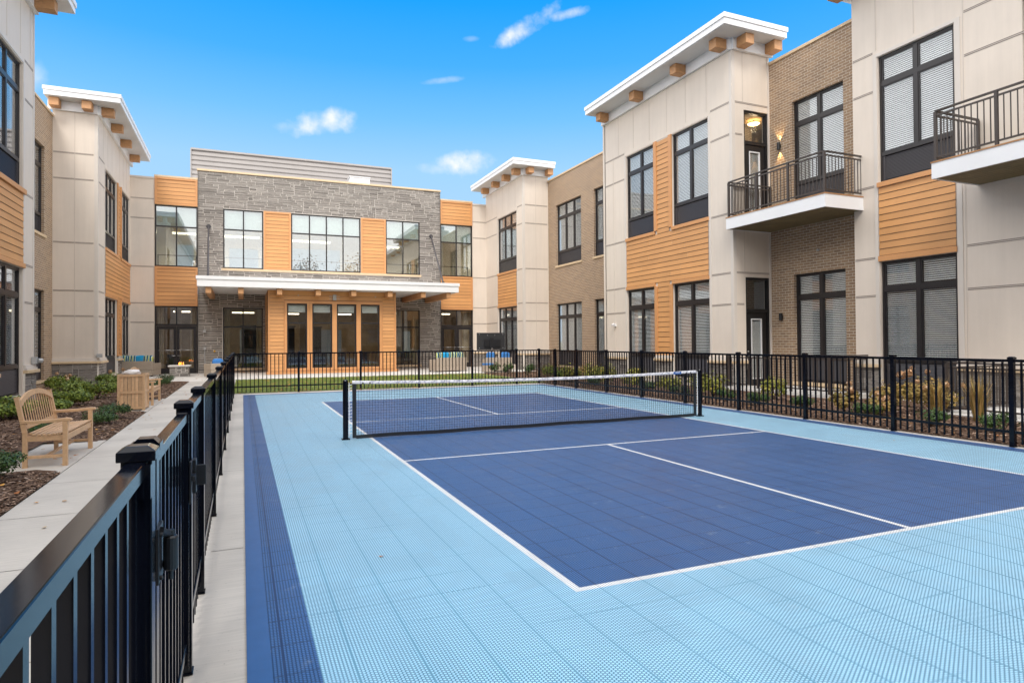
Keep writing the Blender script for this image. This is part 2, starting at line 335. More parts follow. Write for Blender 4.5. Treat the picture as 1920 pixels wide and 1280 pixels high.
M['flower'] = tinted('faded_flower', (0.34, 0.17, 0.08), (0.58, 0.36, 0.20), 0.8, c2=(0.70, 0.55, 0.42))
M['stem'] = mat('woody_stem', (0.10, 0.065, 0.04), 0.8)
M['ground'] = mat('far_ground', (0.12, 0.13, 0.07), 0.95, n1=(0.2, 0.3), n2=(4, 0.2))

# pattern cushions and net band
m = mat('striped_cushion', (0.5, 0.6, 0.6), 0.9); k = N(m); M['cushpat'] = m
tcn = k.n('ShaderNodeTexCoord'); t = k.n('ShaderNodeTexWave'); t.inputs['Scale'].default_value = 2.2; t.inputs['Distortion'].default_value = 2.5; k.l(tcn.outputs['Object'], t.inputs['Vector'])
rp = k.n('ShaderNodeValToRGB'); rp.color_ramp.interpolation = 'CONSTANT'; k.l(t.outputs[0], rp.inputs[0])
rp.color_ramp.elements[0].color = (0.02, 0.09, 0.14, 1); rp.color_ramp.elements[1].position = 0.3; rp.color_ramp.elements[1].color = (0.10, 0.42, 0.60, 1)
e = rp.color_ramp.elements.new(0.55); e.color = (0.75, 0.75, 0.68, 1); e = rp.color_ramp.elements.new(0.8); e.color = (0.45, 0.50, 0.12, 1)
k.l(rp.outputs[0], k.b.inputs['Base Color'])
M['cushteal'] = mat('bright_blue_cushion', (0.02, 0.34, 0.66), 0.9, n1=(10, 0.1))
m = mat('net_headband', (0.74, 0.74, 0.78), 0.7); k = N(m); M['band'] = m
tcn = k.n('ShaderNodeTexCoord'); mp = k.n('ShaderNodeMapping'); mp.inputs['Scale'].default_value = (14, 5, 9); mp.inputs['Rotation'].default_value = (0, 0.5, 0); k.l(tcn.outputs['Object'], mp.inputs[0])
t = k.n('ShaderNodeTexNoise'); t.inputs['Scale'].default_value = 1.6; t.inputs['Detail'].default_value = 3; t.inputs['Distortion'].default_value = 1.2; k.l(mp.outputs[0], t.inputs['Vector'])
k.l(k.mix(k.rng(t.outputs[0], 0.47, 0.62, 0, 1), (0.66, 0.66, 0.70), (0.36, 0.37, 0.45)), k.b.inputs['Base Color'])
bp = k.n('ShaderNodeBump'); bp.inputs['Strength'].default_value = 0.8; bp.inputs['Distance'].default_value = 0.02; k.l(t.outputs[0], bp.inputs['Height']); k.l(bp.outputs[0], k.b.inputs['Normal'])

# ------------------------------------------------------------------ mesh helpers
class MB:
    def __init__(s): s.v = []; s.f = []; s.m = []; s.uv = []; s.t = []
    def poly(s, pts, mi=0, uv=None, tint=0.5):
        i = len(s.v); s.v += [tuple(p) for p in pts]; s.f.append(tuple(range(i, i + len(pts)))); s.m.append(mi); s.t.append(tint)
        if uv is None:
            a, b, c = Vector(pts[0]), Vector(pts[1]), Vector(pts[2]); n = (b - a).cross(c - a)
            ax = max(range(3), key=lambda j: abs(n[j]))
            uv = [(p[1], p[2]) if ax == 0 else ((p[0], p[2]) if ax == 1 else (p[0], p[1])) for p in pts]
        s.uv += uv
    def box(s, x0, x1, y0, y1, z0, z1, mi=0, tint=0.5, skip=''):
        if x0 > x1: x0, x1 = x1, x0
        if y0 > y1: y0, y1 = y1, y0
        if z0 > z1: z0, z1 = z1, z0
        P = [(x0, y0, z0), (x1, y0, z0), (x1, y1, z0), (x0, y1, z0), (x0, y0, z1), (x1, y0, z1), (x1, y1, z1), (x0, y1, z1)]
        for nm, q in (('b', (3, 2, 1, 0)), ('t', (4, 5, 6, 7)), ('f', (0, 1, 5, 4)), ('k', (2, 3, 7, 6)), ('l', (3, 0, 4, 7)), ('r', (1, 2, 6, 5))):
            if nm not in skip: s.poly([P[j] for j in q], mi, tint=tint)
    def obox(s, p, q, w, h, mi=0, up=(0, 0, 1)):
        """bar from p to q with width w (sideways) and height h"""
        p, q = Vector(p), Vector(q); d = (q - p).normalized(); u = Vector(up)
        sd_ = d.cross(u)
        if sd_.length < 1e-4: sd_ = d.cross(Vector((1, 0, 0)))
        sd_.normalize(); u = sd_.cross(d).normalized()
        A = [p + sd_ * a * w / 2 + u * b * h / 2 for a, b in ((-1, -1), (1, -1), (1, 1), (-1, 1))]
        B = [x + (q - p) for x in A]
        for i in range(4): j = (i + 1) % 4; s.poly([A[i], B[i], B[j], A[j]][::-1], mi)
        s.poly(A, mi); s.poly(B[::-1], mi)
    def tube(s, pts, r, seg=8, mi=0, cap=True):
        rings = []
        pts = [Vector(p) for p in pts]
        for i, p in enumerate(pts):
            d = (pts[min(i + 1, len(pts) - 1)] - pts[max(i - 1, 0)]).normalized()
            a = d.cross(Vector((0, 0, 1)))
            if a.length < 1e-3: a = d.cross(Vector((1, 0, 0)))
            a.normalize(); b = d.cross(a)
            rr = r[i] if isinstance(r, (list, tuple)) else r
            rings.append([p + a * rr * math.cos(2 * math.pi * k_ / seg) + b * rr * math.sin(2 * math.pi * k_ / seg) for k_ in range(seg)])
        for A, B in zip(rings, rings[1:]):
            for i in range(seg): j = (i + 1) % seg; s.poly([A[i], A[j], B[j], B[i]][::-1], mi)
        if cap: s.poly(rings[0], mi); s.poly(rings[-1][::-1], mi)
    def ext(s, prof, axis, a, b, mi=0):
        """extrude a 2D profile along axis from a to b; prof are the other two coords in xyz order"""
        def P(q, t):
            return (t, q[0], q[1]) if axis == 0 else ((q[0], t, q[1]) if axis == 1 else (q[0], q[1], t))
        n = len(prof)
        for i in range(n):
            j = (i + 1) % n; s.poly([P(prof[i], a), P(prof[j], a), P(prof[j], b), P(prof[i], b)], mi)
        s.poly([P(q, a) for q in prof][::-1], mi); s.poly([P(q, b) for q in prof], mi)
    def build_each(s, name, mats, parent=None, bevel=0):
        for i in range(0, len(s.f), 6):
            q = MB()
            for k_ in range(i, i + 6): q.poly([s.v[j] for j in s.f[k_]], s.m[k_])
            q.build(name, mats, parent, bevel=bevel)
    def build(s, name, mats, parent=None, smooth=False, bevel=0):
        if not isinstance(mats, (list, tuple)): mats = [mats]
        xs, ys, zs = zip(*s.v); c = Vector(((min(xs) + max(xs)) / 2, (min(ys) + max(ys)) / 2, (min(zs) if parent is None else (min(zs) + max(zs)) / 2)))
        me = bpy.data.meshes.new(name); me.from_pydata([(v[0] - c.x, v[1] - c.y, v[2] - c.z) for v in s.v], [], s.f)
        for m_ in mats: me.materials.append(M[m_] if isinstance(m_, str) else m_)
        me.polygons.foreach_set('material_index', s.m)
        ul = me.uv_layers.new(name='UVMap'); flat = []
        for u in s.uv: flat += [u[0], u[1]]
        ul.data.foreach_set('uv', flat)
        if len(set(s.t)) > 1:
            at_ = me.attributes.new('tint', 'FLOAT', 'FACE'); at_.data.foreach_set('value', s.t)
        if smooth or bevel:
            import bmesh
            bm = bmesh.new(); bm.from_mesh(me); bmesh.ops.remove_doubles(bm, verts=bm.verts, dist=1e-5); bm.to_mesh(me); bm.free()
        if smooth: me.polygons.foreach_set('use_smooth', [True] * len(me.polygons))
        me.update()
        o = bpy.data.objects.new(name, me); C.objects.link(o)
        if bevel:
            bv = o.modifiers.new('bevel', 'BEVEL'); bv.width = bevel; bv.segments = 2; bv.limit_method = 'ANGLE'
        o['wl'] = tuple(c)
        if parent is not None:
            o.parent = parent; o.location = c - Vector(parent['wl'])
        else: o.location = c
        return o
def thing(name, label, cat, loc, group=None):
    o = bpy.data.objects.new(name, None); C.objects.link(o); o.location = loc; o['wl'] = tuple(loc)
    o.empty_display_size = 0.2
    return tag(o, label, cat, group)
def tag(o, label, cat, group=None):
    o['label'] = label; o['category'] = cat
    if group: o['group'] = group
    return o
def kind(o, k_): o['kind'] = k_; return o
def copy_tree(o, parent=None):
    c = o.copy(); C.objects.link(c); c.parent = parent
    for ch in [x for x in o.children]: copy_tree(ch, c)
    return c

class F:
    """facade frame: u along the wall, z up, d outwards"""
    def __init__(s, ax, c, sg): s.ax, s.c, s.sg = ax, c, sg
    def p(s, u, z, d=0.0): return (s.c + s.sg * d, u, z) if s.ax == 'X' else (u, s.c + s.sg * d, z)
    def box(s, mb, u0, u1, z0, z1, d0, d1, mi=0, skip=''):
        a, b = s.p(u0, z0, d0), s.p(u1, z1, d1); mb.box(a[0], b[0], a[1], b[1], a[2], b[2], mi, skip=skip)
    def quad(s, mb, pts, mi=0, uv=None, tint=0.5): mb.poly([s.p(*q) for q in pts], mi, uv, tint)
def wall_mb(mb, fr, u0, u1, z0, z1, holes=(), t=0.25, mi=0):
    us = sorted({u0, u1, *[h[0] for h in holes], *[h[1] for h in holes]}); us = [u for u in us if u0 - 1e-6 <= u <= u1 + 1e-6]
    zs = sorted({z0, z1, *[h[2] for h in holes], *[h[3] for h in holes]}); zs = [z for z in zs if z0 - 1e-6 <= z <= z1 + 1e-6]
    def hole(i, j):
        if i < 0 or j < 0 or i >= len(us) - 1 or j >= len(zs) - 1: return None
        a, b = (us[i] + us[i + 1]) / 2, (zs[j] + zs[j + 1]) / 2
        return any(h[0] < a < h[1] and h[2] < b < h[3] for h in holes)
    for i in range(len(us) - 1):
        for j in range(len(zs) - 1):
            a, b, c, d = us[i], us[i + 1], zs[j], zs[j + 1]
            if not hole(i, j):
                fr.quad(mb, [(a, c, 0), (b, c, 0), (b, d, 0), (a, d, 0)], mi); fr.quad(mb, [(b, c, -t), (a, c, -t), (a, d, -t), (b, d, -t)], mi)
                if hole(i + 1, j) is True: fr.quad(mb, [(b, c, 0), (b, c, -t), (b, d, -t), (b, d, 0)], mi)
                if hole(i - 1, j) is True: fr.quad(mb, [(a, c, 0), (a, c, -t), (a, d, -t), (a, d, 0)], mi)
                if hole(i, j + 1) is True: fr.quad(mb, [(a, d, 0), (b, d, 0), (b, d, -t), (a, d, -t)], mi)
                if hole(i, j - 1) is True: fr.quad(mb, [(a, c, 0), (b, c, 0), (b, c, -t), (a, c, -t)], mi)
_rs = random.Random(99)
def siding_mb(mb, fr, u0, u1, z0, z1, d=0.01, pitch=0.176, mi=0, z_ref=0.0):
    n = max(1, round((z1 - z0) / pitch)); ph = (z1 - z0) / n
    for i in range(n):
        a = z0 + i * ph; b = a + ph; tn = _rs.random()
        um = u0 + (u1 - u0) * _rs.uniform(.2, .8) if u1 - u0 > 2.5 else None
        for (p_, q_) in (((u0, um - .003), (um + .003, u1)) if um else ((u0, u1),)):
            fr.quad(mb, [(p_, a + .013, d + 0.020), (q_, a + .013, d + 0.020), (q_, b, d + 0.005), (p_, b, d + 0.005)], mi, tint=tn if p_ == u0 else _rs.random())
        fr.quad(mb, [(u0, a, d + 0.002), (u1, a, d + 0.002), (u1, a + .013, d + 0.002), (u0, a + .013, d + 0.002)], mi + 1)  # dark strip drawn in as the shade below each board lap
        fr.quad(mb, [(u0, a + .013, d + 0.020), (u1, a + .013, d + 0.020), (u1, a + .013, d + 0.002), (u0, a + .013, d + 0.002)], mi)
def stones_mb(mb, fr, u0, u1, z0, z1, holes=(), seed=1, unit=0.058, du=0.06, d=0.0, wmin=4, wmax=17):
    rnd = random.Random(seed); nu = max(1, round((u1 - u0) / du)); nz_ = max(1, round((z1 - z0) / unit)); du = (u1 - u0) / nu; unit = (z1 - z0) / nz_
    occ = [[False] * nu for _ in range(nz_)]
    for j in range(nz_):
        for i in range(nu):
            a, b = u0 + (i + .5) * du, z0 + (j + .5) * unit
            if any(h[0] < a < h[1] and h[2] < b < h[3] for h in holes): occ[j][i] = True
    for j in range(nz_):
        i = 0
        while i < nu:
            if occ[j][i]: i += 1; continue
            w = rnd.randint(wmin, wmax); hgt = rnd.choice((1, 1, 2, 2, 2)) if wmax > 8 else rnd.choice((1, 2))
            e_ = i
            while e_ < nu and e_ - i < w and not occ[j][e_]: e_ += 1
            if e_ < nu and not occ[j][e_] and nu - e_ <= 1: e_ = nu
            if hgt == 2 and (j + 1 >= nz_ or any(occ[j + 1][q] for q in range(i, e_))): hgt = 1
            for q in range(i, e_):
                for r_ in range(hgt): occ[j + r_][q] = True
            g_ = 0.0105 if unit < .09 else .007; a, b, c, dd = u0 + i * du + g_, u0 + e_ * du - g_, z0 + j * unit + g_, z0 + (j + hgt) * unit - g_
            pr = d + 0.006 + rnd.random() * 0.009; tn = min(1, max(0, rnd.gauss(0.5, 0.24))); o1 = rnd.uniform(-.006, .006)
            so = (rnd.random() * 30, rnd.random() * 30)
            uvq = [(a + so[0], c + so[1]), (b + so[0], c + so[1]), (b + so[0], dd + so[1]), (a + so[0], dd + so[1])]
            fr.quad(mb, [(a, c, pr), (b, c, pr + o1), (b, dd, pr + o1), (a, dd, pr)], 0, uvq, tn)
            for (p1, p2) in (((a, c), (b, c)), ((b, c), (b, dd)), ((b, dd), (a, dd)), ((a, dd), (a, c))):
                fr.quad(mb, [(*p1, pr), (*p2, pr), (*p2, d - 0.002), (*p1, d - 0.002)], 0, uvq, tn)
            i = e_

# ------------------------------------------------------------------ window and door builders
def window(par, fr, u0, u1, z0, z1, cols=2, rows=(0.72,), grill=0.0, blind='slat', rec=0.07, name='window', room='room', depth=1.6,
           bar=0.055, glass='glass', open_=0.55, fm='frame', shade_top=False, thin=False, colpos=None):
    """rows: fractions of the glazed height where transoms sit; grill: height of louvre panel at the bottom"""
    if u0 > u1: u0, u1 = u1, u0
    f = MB(); d0, d1 = -rec - 0.07, -rec + 0.005
    b = bar
    fr.box(f, u0, u0 + b, z0, z1, d0, d1); fr.box(f, u1 - b, u1, z0, z1, d0, d1)
    fr.box(f, u0 + b, u1 - b, z1 - b, z1, d0, d1); fr.box(f, u0 + b, u1 - b, z0, z0 + b, d0, d1)
    gz = z0 + grill if grill else z0 + b
    ua, ub = u0 + b, u1 - b
    if grill: fr.box(f, ua, ub, gz - 0.05, gz + 0.04, d0, d1); gz += 0.04
    zt = z1 - b; trans = [z0 + grill + (z1 - z0 - grill) * r_ for r_ in rows]
    if colpos is None: colpos = [ua + (ub - ua) * i / cols for i in range(1, cols)]
    mw = 0.10 if not thin else 0.065
    tw = 0.12 if not thin else 0.07
    spans_z = []; lo = gz
    for t_ in trans: spans_z.append((lo, t_ - tw / 2)); fr.box(f, ua, ub, t_ - tw / 2, t_ + tw / 2, d0, d1 - 0.004); lo = t_ + tw / 2
    spans_z.append((lo, zt))
    edges = [ua] + [v for c_ in colpos for v in (c_ - mw / 2, c_ + mw / 2)] + [ub]
    for (a, c_) in spans_z:
        for i in range(1, len(edges) - 1, 2): fr.box(f, edges[i], edges[i + 1], a, c_, d0, d1 - 0.002)
        if not thin:
            for i in range(0, len(edges), 2):    # inner sash bead
                x0, x1 = edges[i], edges[i + 1]; s_ = 0.03
                fr.box(f, x0, x0 + s_, a, c_, d0 + .01, d1 - 0.018); fr.box(f, x1 - s_, x1, a, c_, d0 + .01, d1 - 0.018)
                fr.box(f, x0 + s_, x1 - s_, a, a + s_, d0 + .01, d1 - 0.018); fr.box(f, x0 + s_, x1 - s_, c_ - s_, c_, d0 + .01, d1 - 0.018)
    w = f.build(name, fm, par)
    g_ = MB()
    for (a, c_) in spans_z:
        for i in range(0, len(edges), 2): fr.box(g_, edges[i] + .002, edges[i + 1] - .002, a + .002, c_ - .002, -rec - 0.040, -rec - 0.034)
    g_.build('pane', glass, w)
    if grill:
        l = MB(); zz = z0 + b + 0.02; top = z0 + grill - 0.06
        fr.box(l, ua, ub, z0 + b, z0 + grill - 0.05, d0 + 0.002, d0 + 0.010)
        for (a_, b_) in ((ua, ua + .06), (ub - .06, ub)): fr.box(l, a_, b_, z0 + b, z0 + grill - .05, d0 + .01, d1 - .02)
        while zz < top - .02:
            fr.quad(l, [(ua + .06, zz, -rec - 0.018), (ub - .06, zz, -rec - 0.018), (ub - .06, zz + 0.026, -rec - 0.030), (ua + .06, zz + 0.026, -rec - 0.030)]); zz += 0.034
        l.build('louver_panel', 'frame2', w)
    if blind == 'slat':
        s_ = MB(); sets = list(zip(edges[0::2], edges[1::2])); low = spans_z[0] if len(spans_z) > 1 else None
        for i, (x0, x1) in enumerate(sets):
            for (a, c_) in spans_z:
                zz = a + 0.01; zc = c_ - .02; op = open_ * _rs.uniform(.75, 1.15) * (.72 if (a, c_) == low else 1); sg_ = _rs.uniform(.010, .024)
                while zz < zc:
                    fr.quad(s_, [(x0 + .045, zz, -rec - 0.060), (x1 - .035, zz, -rec - 0.060), (x1 - .035, zz + 0.010 + .034 * op, -rec - 0.060 - sg_), (x0 + .045, zz + 0.010 + .034 * op, -rec - 0.060 - sg_)]); zz += 0.050
                fr.box(s_, x0 + .04, x1 - .03, c_ - .04, c_, -rec - .085, -rec - .05)
        s_.build('blind', 'blind', w)
    if shade_top:
        s_ = MB(); a, c_ = spans_z[-1]
        fr.box(s_, ua, ub, a + .02, c_, -rec - .14, -rec - .132); s_.build('roller_shade', 'shade', w)
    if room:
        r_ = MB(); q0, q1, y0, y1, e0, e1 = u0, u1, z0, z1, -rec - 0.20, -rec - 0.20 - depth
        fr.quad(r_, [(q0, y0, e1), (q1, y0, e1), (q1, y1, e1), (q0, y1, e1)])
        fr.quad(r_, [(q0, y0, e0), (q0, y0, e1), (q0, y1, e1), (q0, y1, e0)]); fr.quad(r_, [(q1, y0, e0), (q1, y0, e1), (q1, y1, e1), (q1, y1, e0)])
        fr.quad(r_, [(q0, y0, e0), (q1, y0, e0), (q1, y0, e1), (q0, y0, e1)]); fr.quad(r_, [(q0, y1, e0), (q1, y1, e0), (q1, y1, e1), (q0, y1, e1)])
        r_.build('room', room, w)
    return w
def box_part(par, fr, name, mt, *boxes, bevel=0):
    m_ = MB()
    for b in boxes: fr.box(m_, *b)
    return m_.build_each(name, mt, par, bevel=bevel) if len(boxes) > 1 else m_.build(name, mt, par, bevel=bevel)
def reveals(mb, fr, segs, zs, d=0.0):
    """horizontal double reveal joints; segs = list of (u0,u1)"""
    for (a, b) in segs:
        for z in zs:
            fr.box(mb, a, b, z - .028, z + .028, d, d + .004, 1)
            for q in (-.024, 0.014): fr.box(mb, a, b, z + q, z + q + .008, d + .004, d + .007, 2)
def vjoints(mb, fr, us, z0, z1, d=0.0):
    for u in us:
        fr.box(mb, u - .022, u + .022, z0, z1, d, d + .0045, 0); fr.box(mb, u - .005, u + .005, z0, z1, d + .0045, d + .007, 1)
ZR = (2.62, 3.59, 5.43, 7.87, 8.86)
W1 = (0.26, 3.48); W2 = (5.50, 8.71)
def base_course(par, fr, u0, u1, seed, ends=(0, 0)):
    m_ = MB(); stones_mb(m_, fr, u0, u1, 0.0, 0.79, seed=seed, unit=0.10, d=0.05, wmin=4, wmax=11)
    fr.box(m_, u0, u1, 0.0, 0.79, 0.001, 0.048, 1)
    m_.build('stone_base', ['stone', 'mortar'], par)
    box_part(par, fr, 'limestone_cap', 'lime', (u0 - ends[0], u1 + ends[1], 0.79, 0.875, 0.001, 0.125), bevel=0.01)
    box_part(par, fr, 'water_table_trim', 'corner', (u0, u1, 0.876, 0.93, 0.002, 0.09), (u0, u1, 0.931, 1.0, 0.002, 0.06))
def tower_roof(par, x0, x1, y0, y1, xw, face, yend, beams_x, beams_y):
    """flat projecting roof: x0..x1, y0..y1; white fascia, soffit and cedar beam ends"""
    m_ = MB()
    m_.box(x0, x1, y0, y1, 10.80, 10.98); m_.box(x0 - .03, x1 + .03, y0 - .03, y1 + .03, 10.983, 11.12)
    r_ = m_.build('roof', 'white', par)
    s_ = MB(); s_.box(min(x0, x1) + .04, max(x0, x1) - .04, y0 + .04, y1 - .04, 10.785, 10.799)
    s_.build('soffit', 'soffit', r_)
    b_ = MB(); sgn = -face      # face: direction towards the court (-1 right wing, +1 left wing)
    xa, xb = xw, xw + face * 0.10
    b_.box(xa, xb, yend, y1, 10.44, 10.784); b_.box(xa, x1 if face < 0 else x0, yend - 0.10, yend - .001, 10.44, 10.784)
    b_.build('frieze', 'white', r_)
    for y in beams_y:
        q = MB(); q.box(xw + face * 0.101, xw + face * 0.52, y - .16, y + .16, 10.48, 10.783); q.build('beam_end', 'beam', r_, bevel=.008)
    for x in beams_x:
        q = MB(); q.box(x - .16, x + .16, yend - .101, yend - 0.50, 10.48, 10.783); q.build('beam_end', 'beam', r_, bevel=.008)

# ------------------------------------------------------------------ RIGHT WING
RW = thing('residential_wing', 'two storey beige, brick and cedar wing with two balconies along the right of the court', 'building', (13, 12, 0))
fA = F('X', 12.0, -1); fB = F('X', 13.5, -1); fC = F('X', 13.1, -1); fE = F('Y', 11.71, -1); fEB = F('Y', 27.4, -1)
def win_zone(par, fr, wins, ztops=(W1, W2), cols=2, blinds=True, opn=(0.55, 0.8), glass='glass'):
    for (a, b) in wins:
        for k_, (z0, z1) in enumerate(ztops):
            window(par, fr, a, b, z0, z1, cols=cols, grill=0.72, blind='slat' if blinds else None, open_=opn[k_], glass=glass)
WA = [(12.81, 14.66), (15.69, 17.52)]; WB = [(28.3, 31.05)]
def holes(ws): return [(a, b, z0, z1) for (a, b) in ws for (z0, z1) in (W1, W2)]
# tower A and B faces
for nm, fr, u0, u1, ws, cols, seed in (('a', fA, 11.71, 19.1, WA, 2, 3), ('b', fA, 27.4, 33.0, WB, 3, 4)):
    mb = MB(); wall_mb(mb, fr, u0, u1, 0.0, 10.78, holes(ws)); mb.build('panel_wall', 'beige', RW)
    lo, hi = ws[0][0], ws[-1][1]
    tr = MB(); reveals(tr, fr, [(u0 + .12, lo - .13), (hi + .13, u1 - .02)], ZR)
    n_ = 7 if nm == 'a' else 6
    vjoints(tr, fr, [u0 + .12 + (u1 - u0 - .14) * (i) / n_ for i in range(1, n_)], 8.90, 10.43)
    vjoints(tr, fr, [hi + .13 + (u1 - hi - .15) * .55], 1.01, 8.82)
    fr.box(tr, lo - .12, hi + .12, 8.74, 8.80, .001, .012, 0); fr.box(tr, lo - .12, lo - .03, 1.0, 8.74, .001, .014, 3); fr.box(tr, hi + .03, hi + .12, 1.0, 8.74, .001, .014, 3)
    fr.box(tr, u0, u0 + .11, 1.0, 10.43, .001, .012, 3)
    tr.build('joint_trim', ['beige', 'beige_line', 'dark_line', 'corner'], RW)
    win_zone(RW, fr, ws, cols=cols)
    sd_ = MB(); siding_mb(sd_, fr, lo, hi, 3.60, 5.36)
    if nm == 'a': siding_mb(sd_, fr, 14.82, 15.53, 0.93, 3.60); siding_mb(sd_, fr, 14.82, 15.53, 5.36, 8.70)
    sd_.build('cedar_siding', ['sid', 'dark_line'], RW)
    t2 = MB()
    for (a, b) in ws:
        fr.box(t2, a - .03, b + .03, 5.37, 5.49, .001, .06); fr.box(t2, a - .03, b + .03, 3.485, 3.60, .001, .05)
    if nm == 'a':
        for (a, b) in ((14.66, 14.82), (15.53, 15.69)): fr.box(t2, a, b, 0.92, 3.484, .001, .055); fr.box(t2, a, b, 5.491, 8.74, .001, .055)
    t2.build_each('cedar_trim', 'sidtrim', RW, bevel=.004)
    base_course(RW, fr, u0, lo, seed); base_course(RW, fr, hi, u1, seed + 10)
    if nm == 'a': base_course(RW, fr, 14.66, 15.69, 55)
tower_roof(RW, 11.15, 13.60, 11.05, 19.2, 12.0, -1, 11.71, [12.28, 13.42], [11.95, 13.9, 16.35, 18.75])
tower_roof(RW, 11.15, 13.60, 26.72, 33.3, 12.0, -1, 27.4, [12.28, 13.42], [27.6, 29.0, 30.6, 32.3])
# tower end faces towards the camera
D1, D2 = (12.47, 13.46, 0.02, 3.46), (12.47, 13.46, 5.26, 8.66)
mb = MB(); wall_mb(mb, fE, 12.0, 13.5, 0.0, 10.78, [D1, D2]); mb.build('panel_wall', 'beige', RW)
tr = MB(); reveals(tr, fE, [(12.12, 12.40)], ZR); reveals(tr, fE, [(12.40, 13.46)], (8.86, 3.59)); vjoints(tr, fE, [12.43], 8.90, 10.43); vjoints(tr, fE, [12.43], 3.63, 5.2)
fE.box(tr, 12.0, 12.11, 1.0, 10.43, .001, .012, 3); fE.box(tr, 13.44, 13.498, .1, 10.43, .001, .03, 3)
tr.build('joint_trim', ['beige', 'beige_line', 'dark_line', 'corner'], RW)
base_course(RW, fE, 12.0, 12.44, 77)
mb = MB(); wall_mb(mb, fEB, 12.0, 13.5, 0.0, 10.78); mb.build('panel_wall', 'beige', RW)
tr = MB(); reveals(tr, fEB, [(12.12, 13.44)], ZR); vjoints(tr, fEB, [12.75], 1.01, 10.43); fEB.box(tr, 12.0, 12.11, 1.0, 10.43, .001, .012, 3)
tr.build('joint_trim', ['beige', 'beige_line', 'dark_line', 'corner'], RW)
base_course(RW, fEB, 12.0, 13.5, 78)
# balcony doors
def patio_door(par, fr, u0, u1, z0, z1, lit=False):
    f = MB(); b = .07
    fr.box(f, u0, u0 + b, z0, z1, -.16, -.04); fr.box(f, u1 - b, u1, z0, z1, -.16, -.04); fr.box(f, u0 + b, u1 - b, z1 - b, z1, -.16, -.04)
    zt = z0 + 2.40; fr.box(f, u0 + b, u1 - b, zt - .04, zt + .06, -.16, -.05)
    d = f.build('door', 'doorblk', par)
    l = MB(); a0, a1 = u0 + b + .005, u1 - b - .005; g0, g1, h0, h1 = a0 + .2, a1 - .2, z0 + .28, zt - .24
    fr.box(l, a0, g0, z0 + .01, zt - .045, -.13, -.085); fr.box(l, g1, a1, z0 + .01, zt - .045, -.13, -.085)
    fr.box(l, g0, g1, z0 + .01, h0, -.13, -.085); fr.box(l, g0, g1, h1, zt - .045, -.13, -.085); l.build('door_leaf', 'doorblk', d)
    w = MB(); q = .035
    fr.box(w, g0, g0 + q, h0, h1, -.12, -.075); fr.box(w, g1 - q, g1, h0, h1, -.12, -.075); fr.box(w, g0 + q, g1 - q, h0, h0 + q, -.12, -.075); fr.box(w, g0 + q, g1 - q, h1 - q, h1, -.12, -.075)
    w.build('lite_frame', 'white', d)
    p = MB(); fr.box(p, g0 + q, g1 - q, h0 + q, h1 - q, -.105, -.10); fr.box(p, u0 + b, u1 - b, zt + .06, z1 - b, -.10, -.095); p.build('pane', 'glass', d)
    s_ = MB(); zz = h0 + .05
    while zz < h1 - .08:
        fr.quad(s_, [(g0 + q, zz, -.11), (g1 - q, zz, -.11), (g1 - q, zz + .014, -.124), (g0 + q, zz + .014, -.124)]); zz += .022
    s_.build('blind', 'blind', d)
    hd = MB(); hu = a0 + .07; hp = fr.p(hu, z0 + 1.0, -.06); hq = fr.p(hu + .12, z0 + 1.0, -.04)
    hd.tube([fr.p(hu, z0 + 1.0, -.085), fr.p(hu, z0 + 1.0, -.04), hq], .011); hd.tube([fr.p(hu, z0 + 1.14, -.085), fr.p(hu, z0 + 1.14, -.06)], .026); hd.build('handle', 'steel', d, smooth=True)
    r_ = MB(); e1 = -2.4
    fr.quad(r_, [(u0, z0, e1), (u1 + 1, z0, e1), (u1 + 1, z1, e1), (u0, z1, e1)]); fr.quad(r_, [(u0 - .0, z0, -.2), (u0 - .0, z0, e1), (u0 - .0, z1, e1), (u0 - .0, z1, -.2)])
    fr.quad(r_, [(u0, z0, -.2), (u1 + 1, z0, -.2), (u1 + 1, z0, e1), (u0, z0, e1)]); fr.quad(r_, [(u0, z1 + .04, -.2), (u1 + 1, z1 + .04, -.2), (u1 + 1, z1 + .04, e1), (u0, z1 + .04, e1)])
    r_.build('room', 'roomwarm' if lit else 'room', d)
    if lit:
        c = (13.58, 12.44, 8.60); cz = 8.70
        lm = MB(); prof = [(0.0, -.065), (.10, -.058), (.17, -.032), (.20, 0.0)]
        for (r0, y0), (r1, y1) in zip(prof, prof[1:]):
            for i in range(20):
                t0, t1 = 2 * math.pi * i / 20, 2 * math.pi * (i + 1) / 20
                lm.poly([(c[0] + r0 * math.cos(t0), c[1] + r0 * math.sin(t0), c[2] + y0), (c[0] + r1 * math.cos(t0), c[1] + r1 * math.sin(t0), c[2] + y1), (c[0] + r1 * math.cos(t1), c[1] + r1 * math.sin(t1), c[2] + y1), (c[0] + r0 * math.cos(t1), c[1] + r0 * math.sin(t1), c[2] + y0)])
        lo_ = lm.build('ceiling_lamp', 'lampglow', d, smooth=True)
        rg = MB(); rg.tube([(c[0] + .205 * math.cos(2 * math.pi * i / 24), c[1] + .205 * math.sin(2 * math.pi * i / 24), c[2]) for i in range(25)], .012, cap=False)
        rg.tube([(c[0], c[1], c[2]), (c[0], c[1], cz)], .03); rg.build('lamp_ring', 'rail', lo_)
        pl = bpy.data.lights.new('ceiling_lamp_light', 'POINT'); pl.energy = 7; pl.color = (1, .72, .42); pl.shadow_soft_size = .1
        po = bpy.data.objects.new('ceiling_lamp_light', pl); C.objects.link(po); po.parent = lo_; po.location = (0, 0, -.18)
    return d
patio_door(RW, fE, *D1[:2], D1[2], D1[3]); patio_door(RW, fE, *D2[:2], D2[2], D2[3], lit=True)
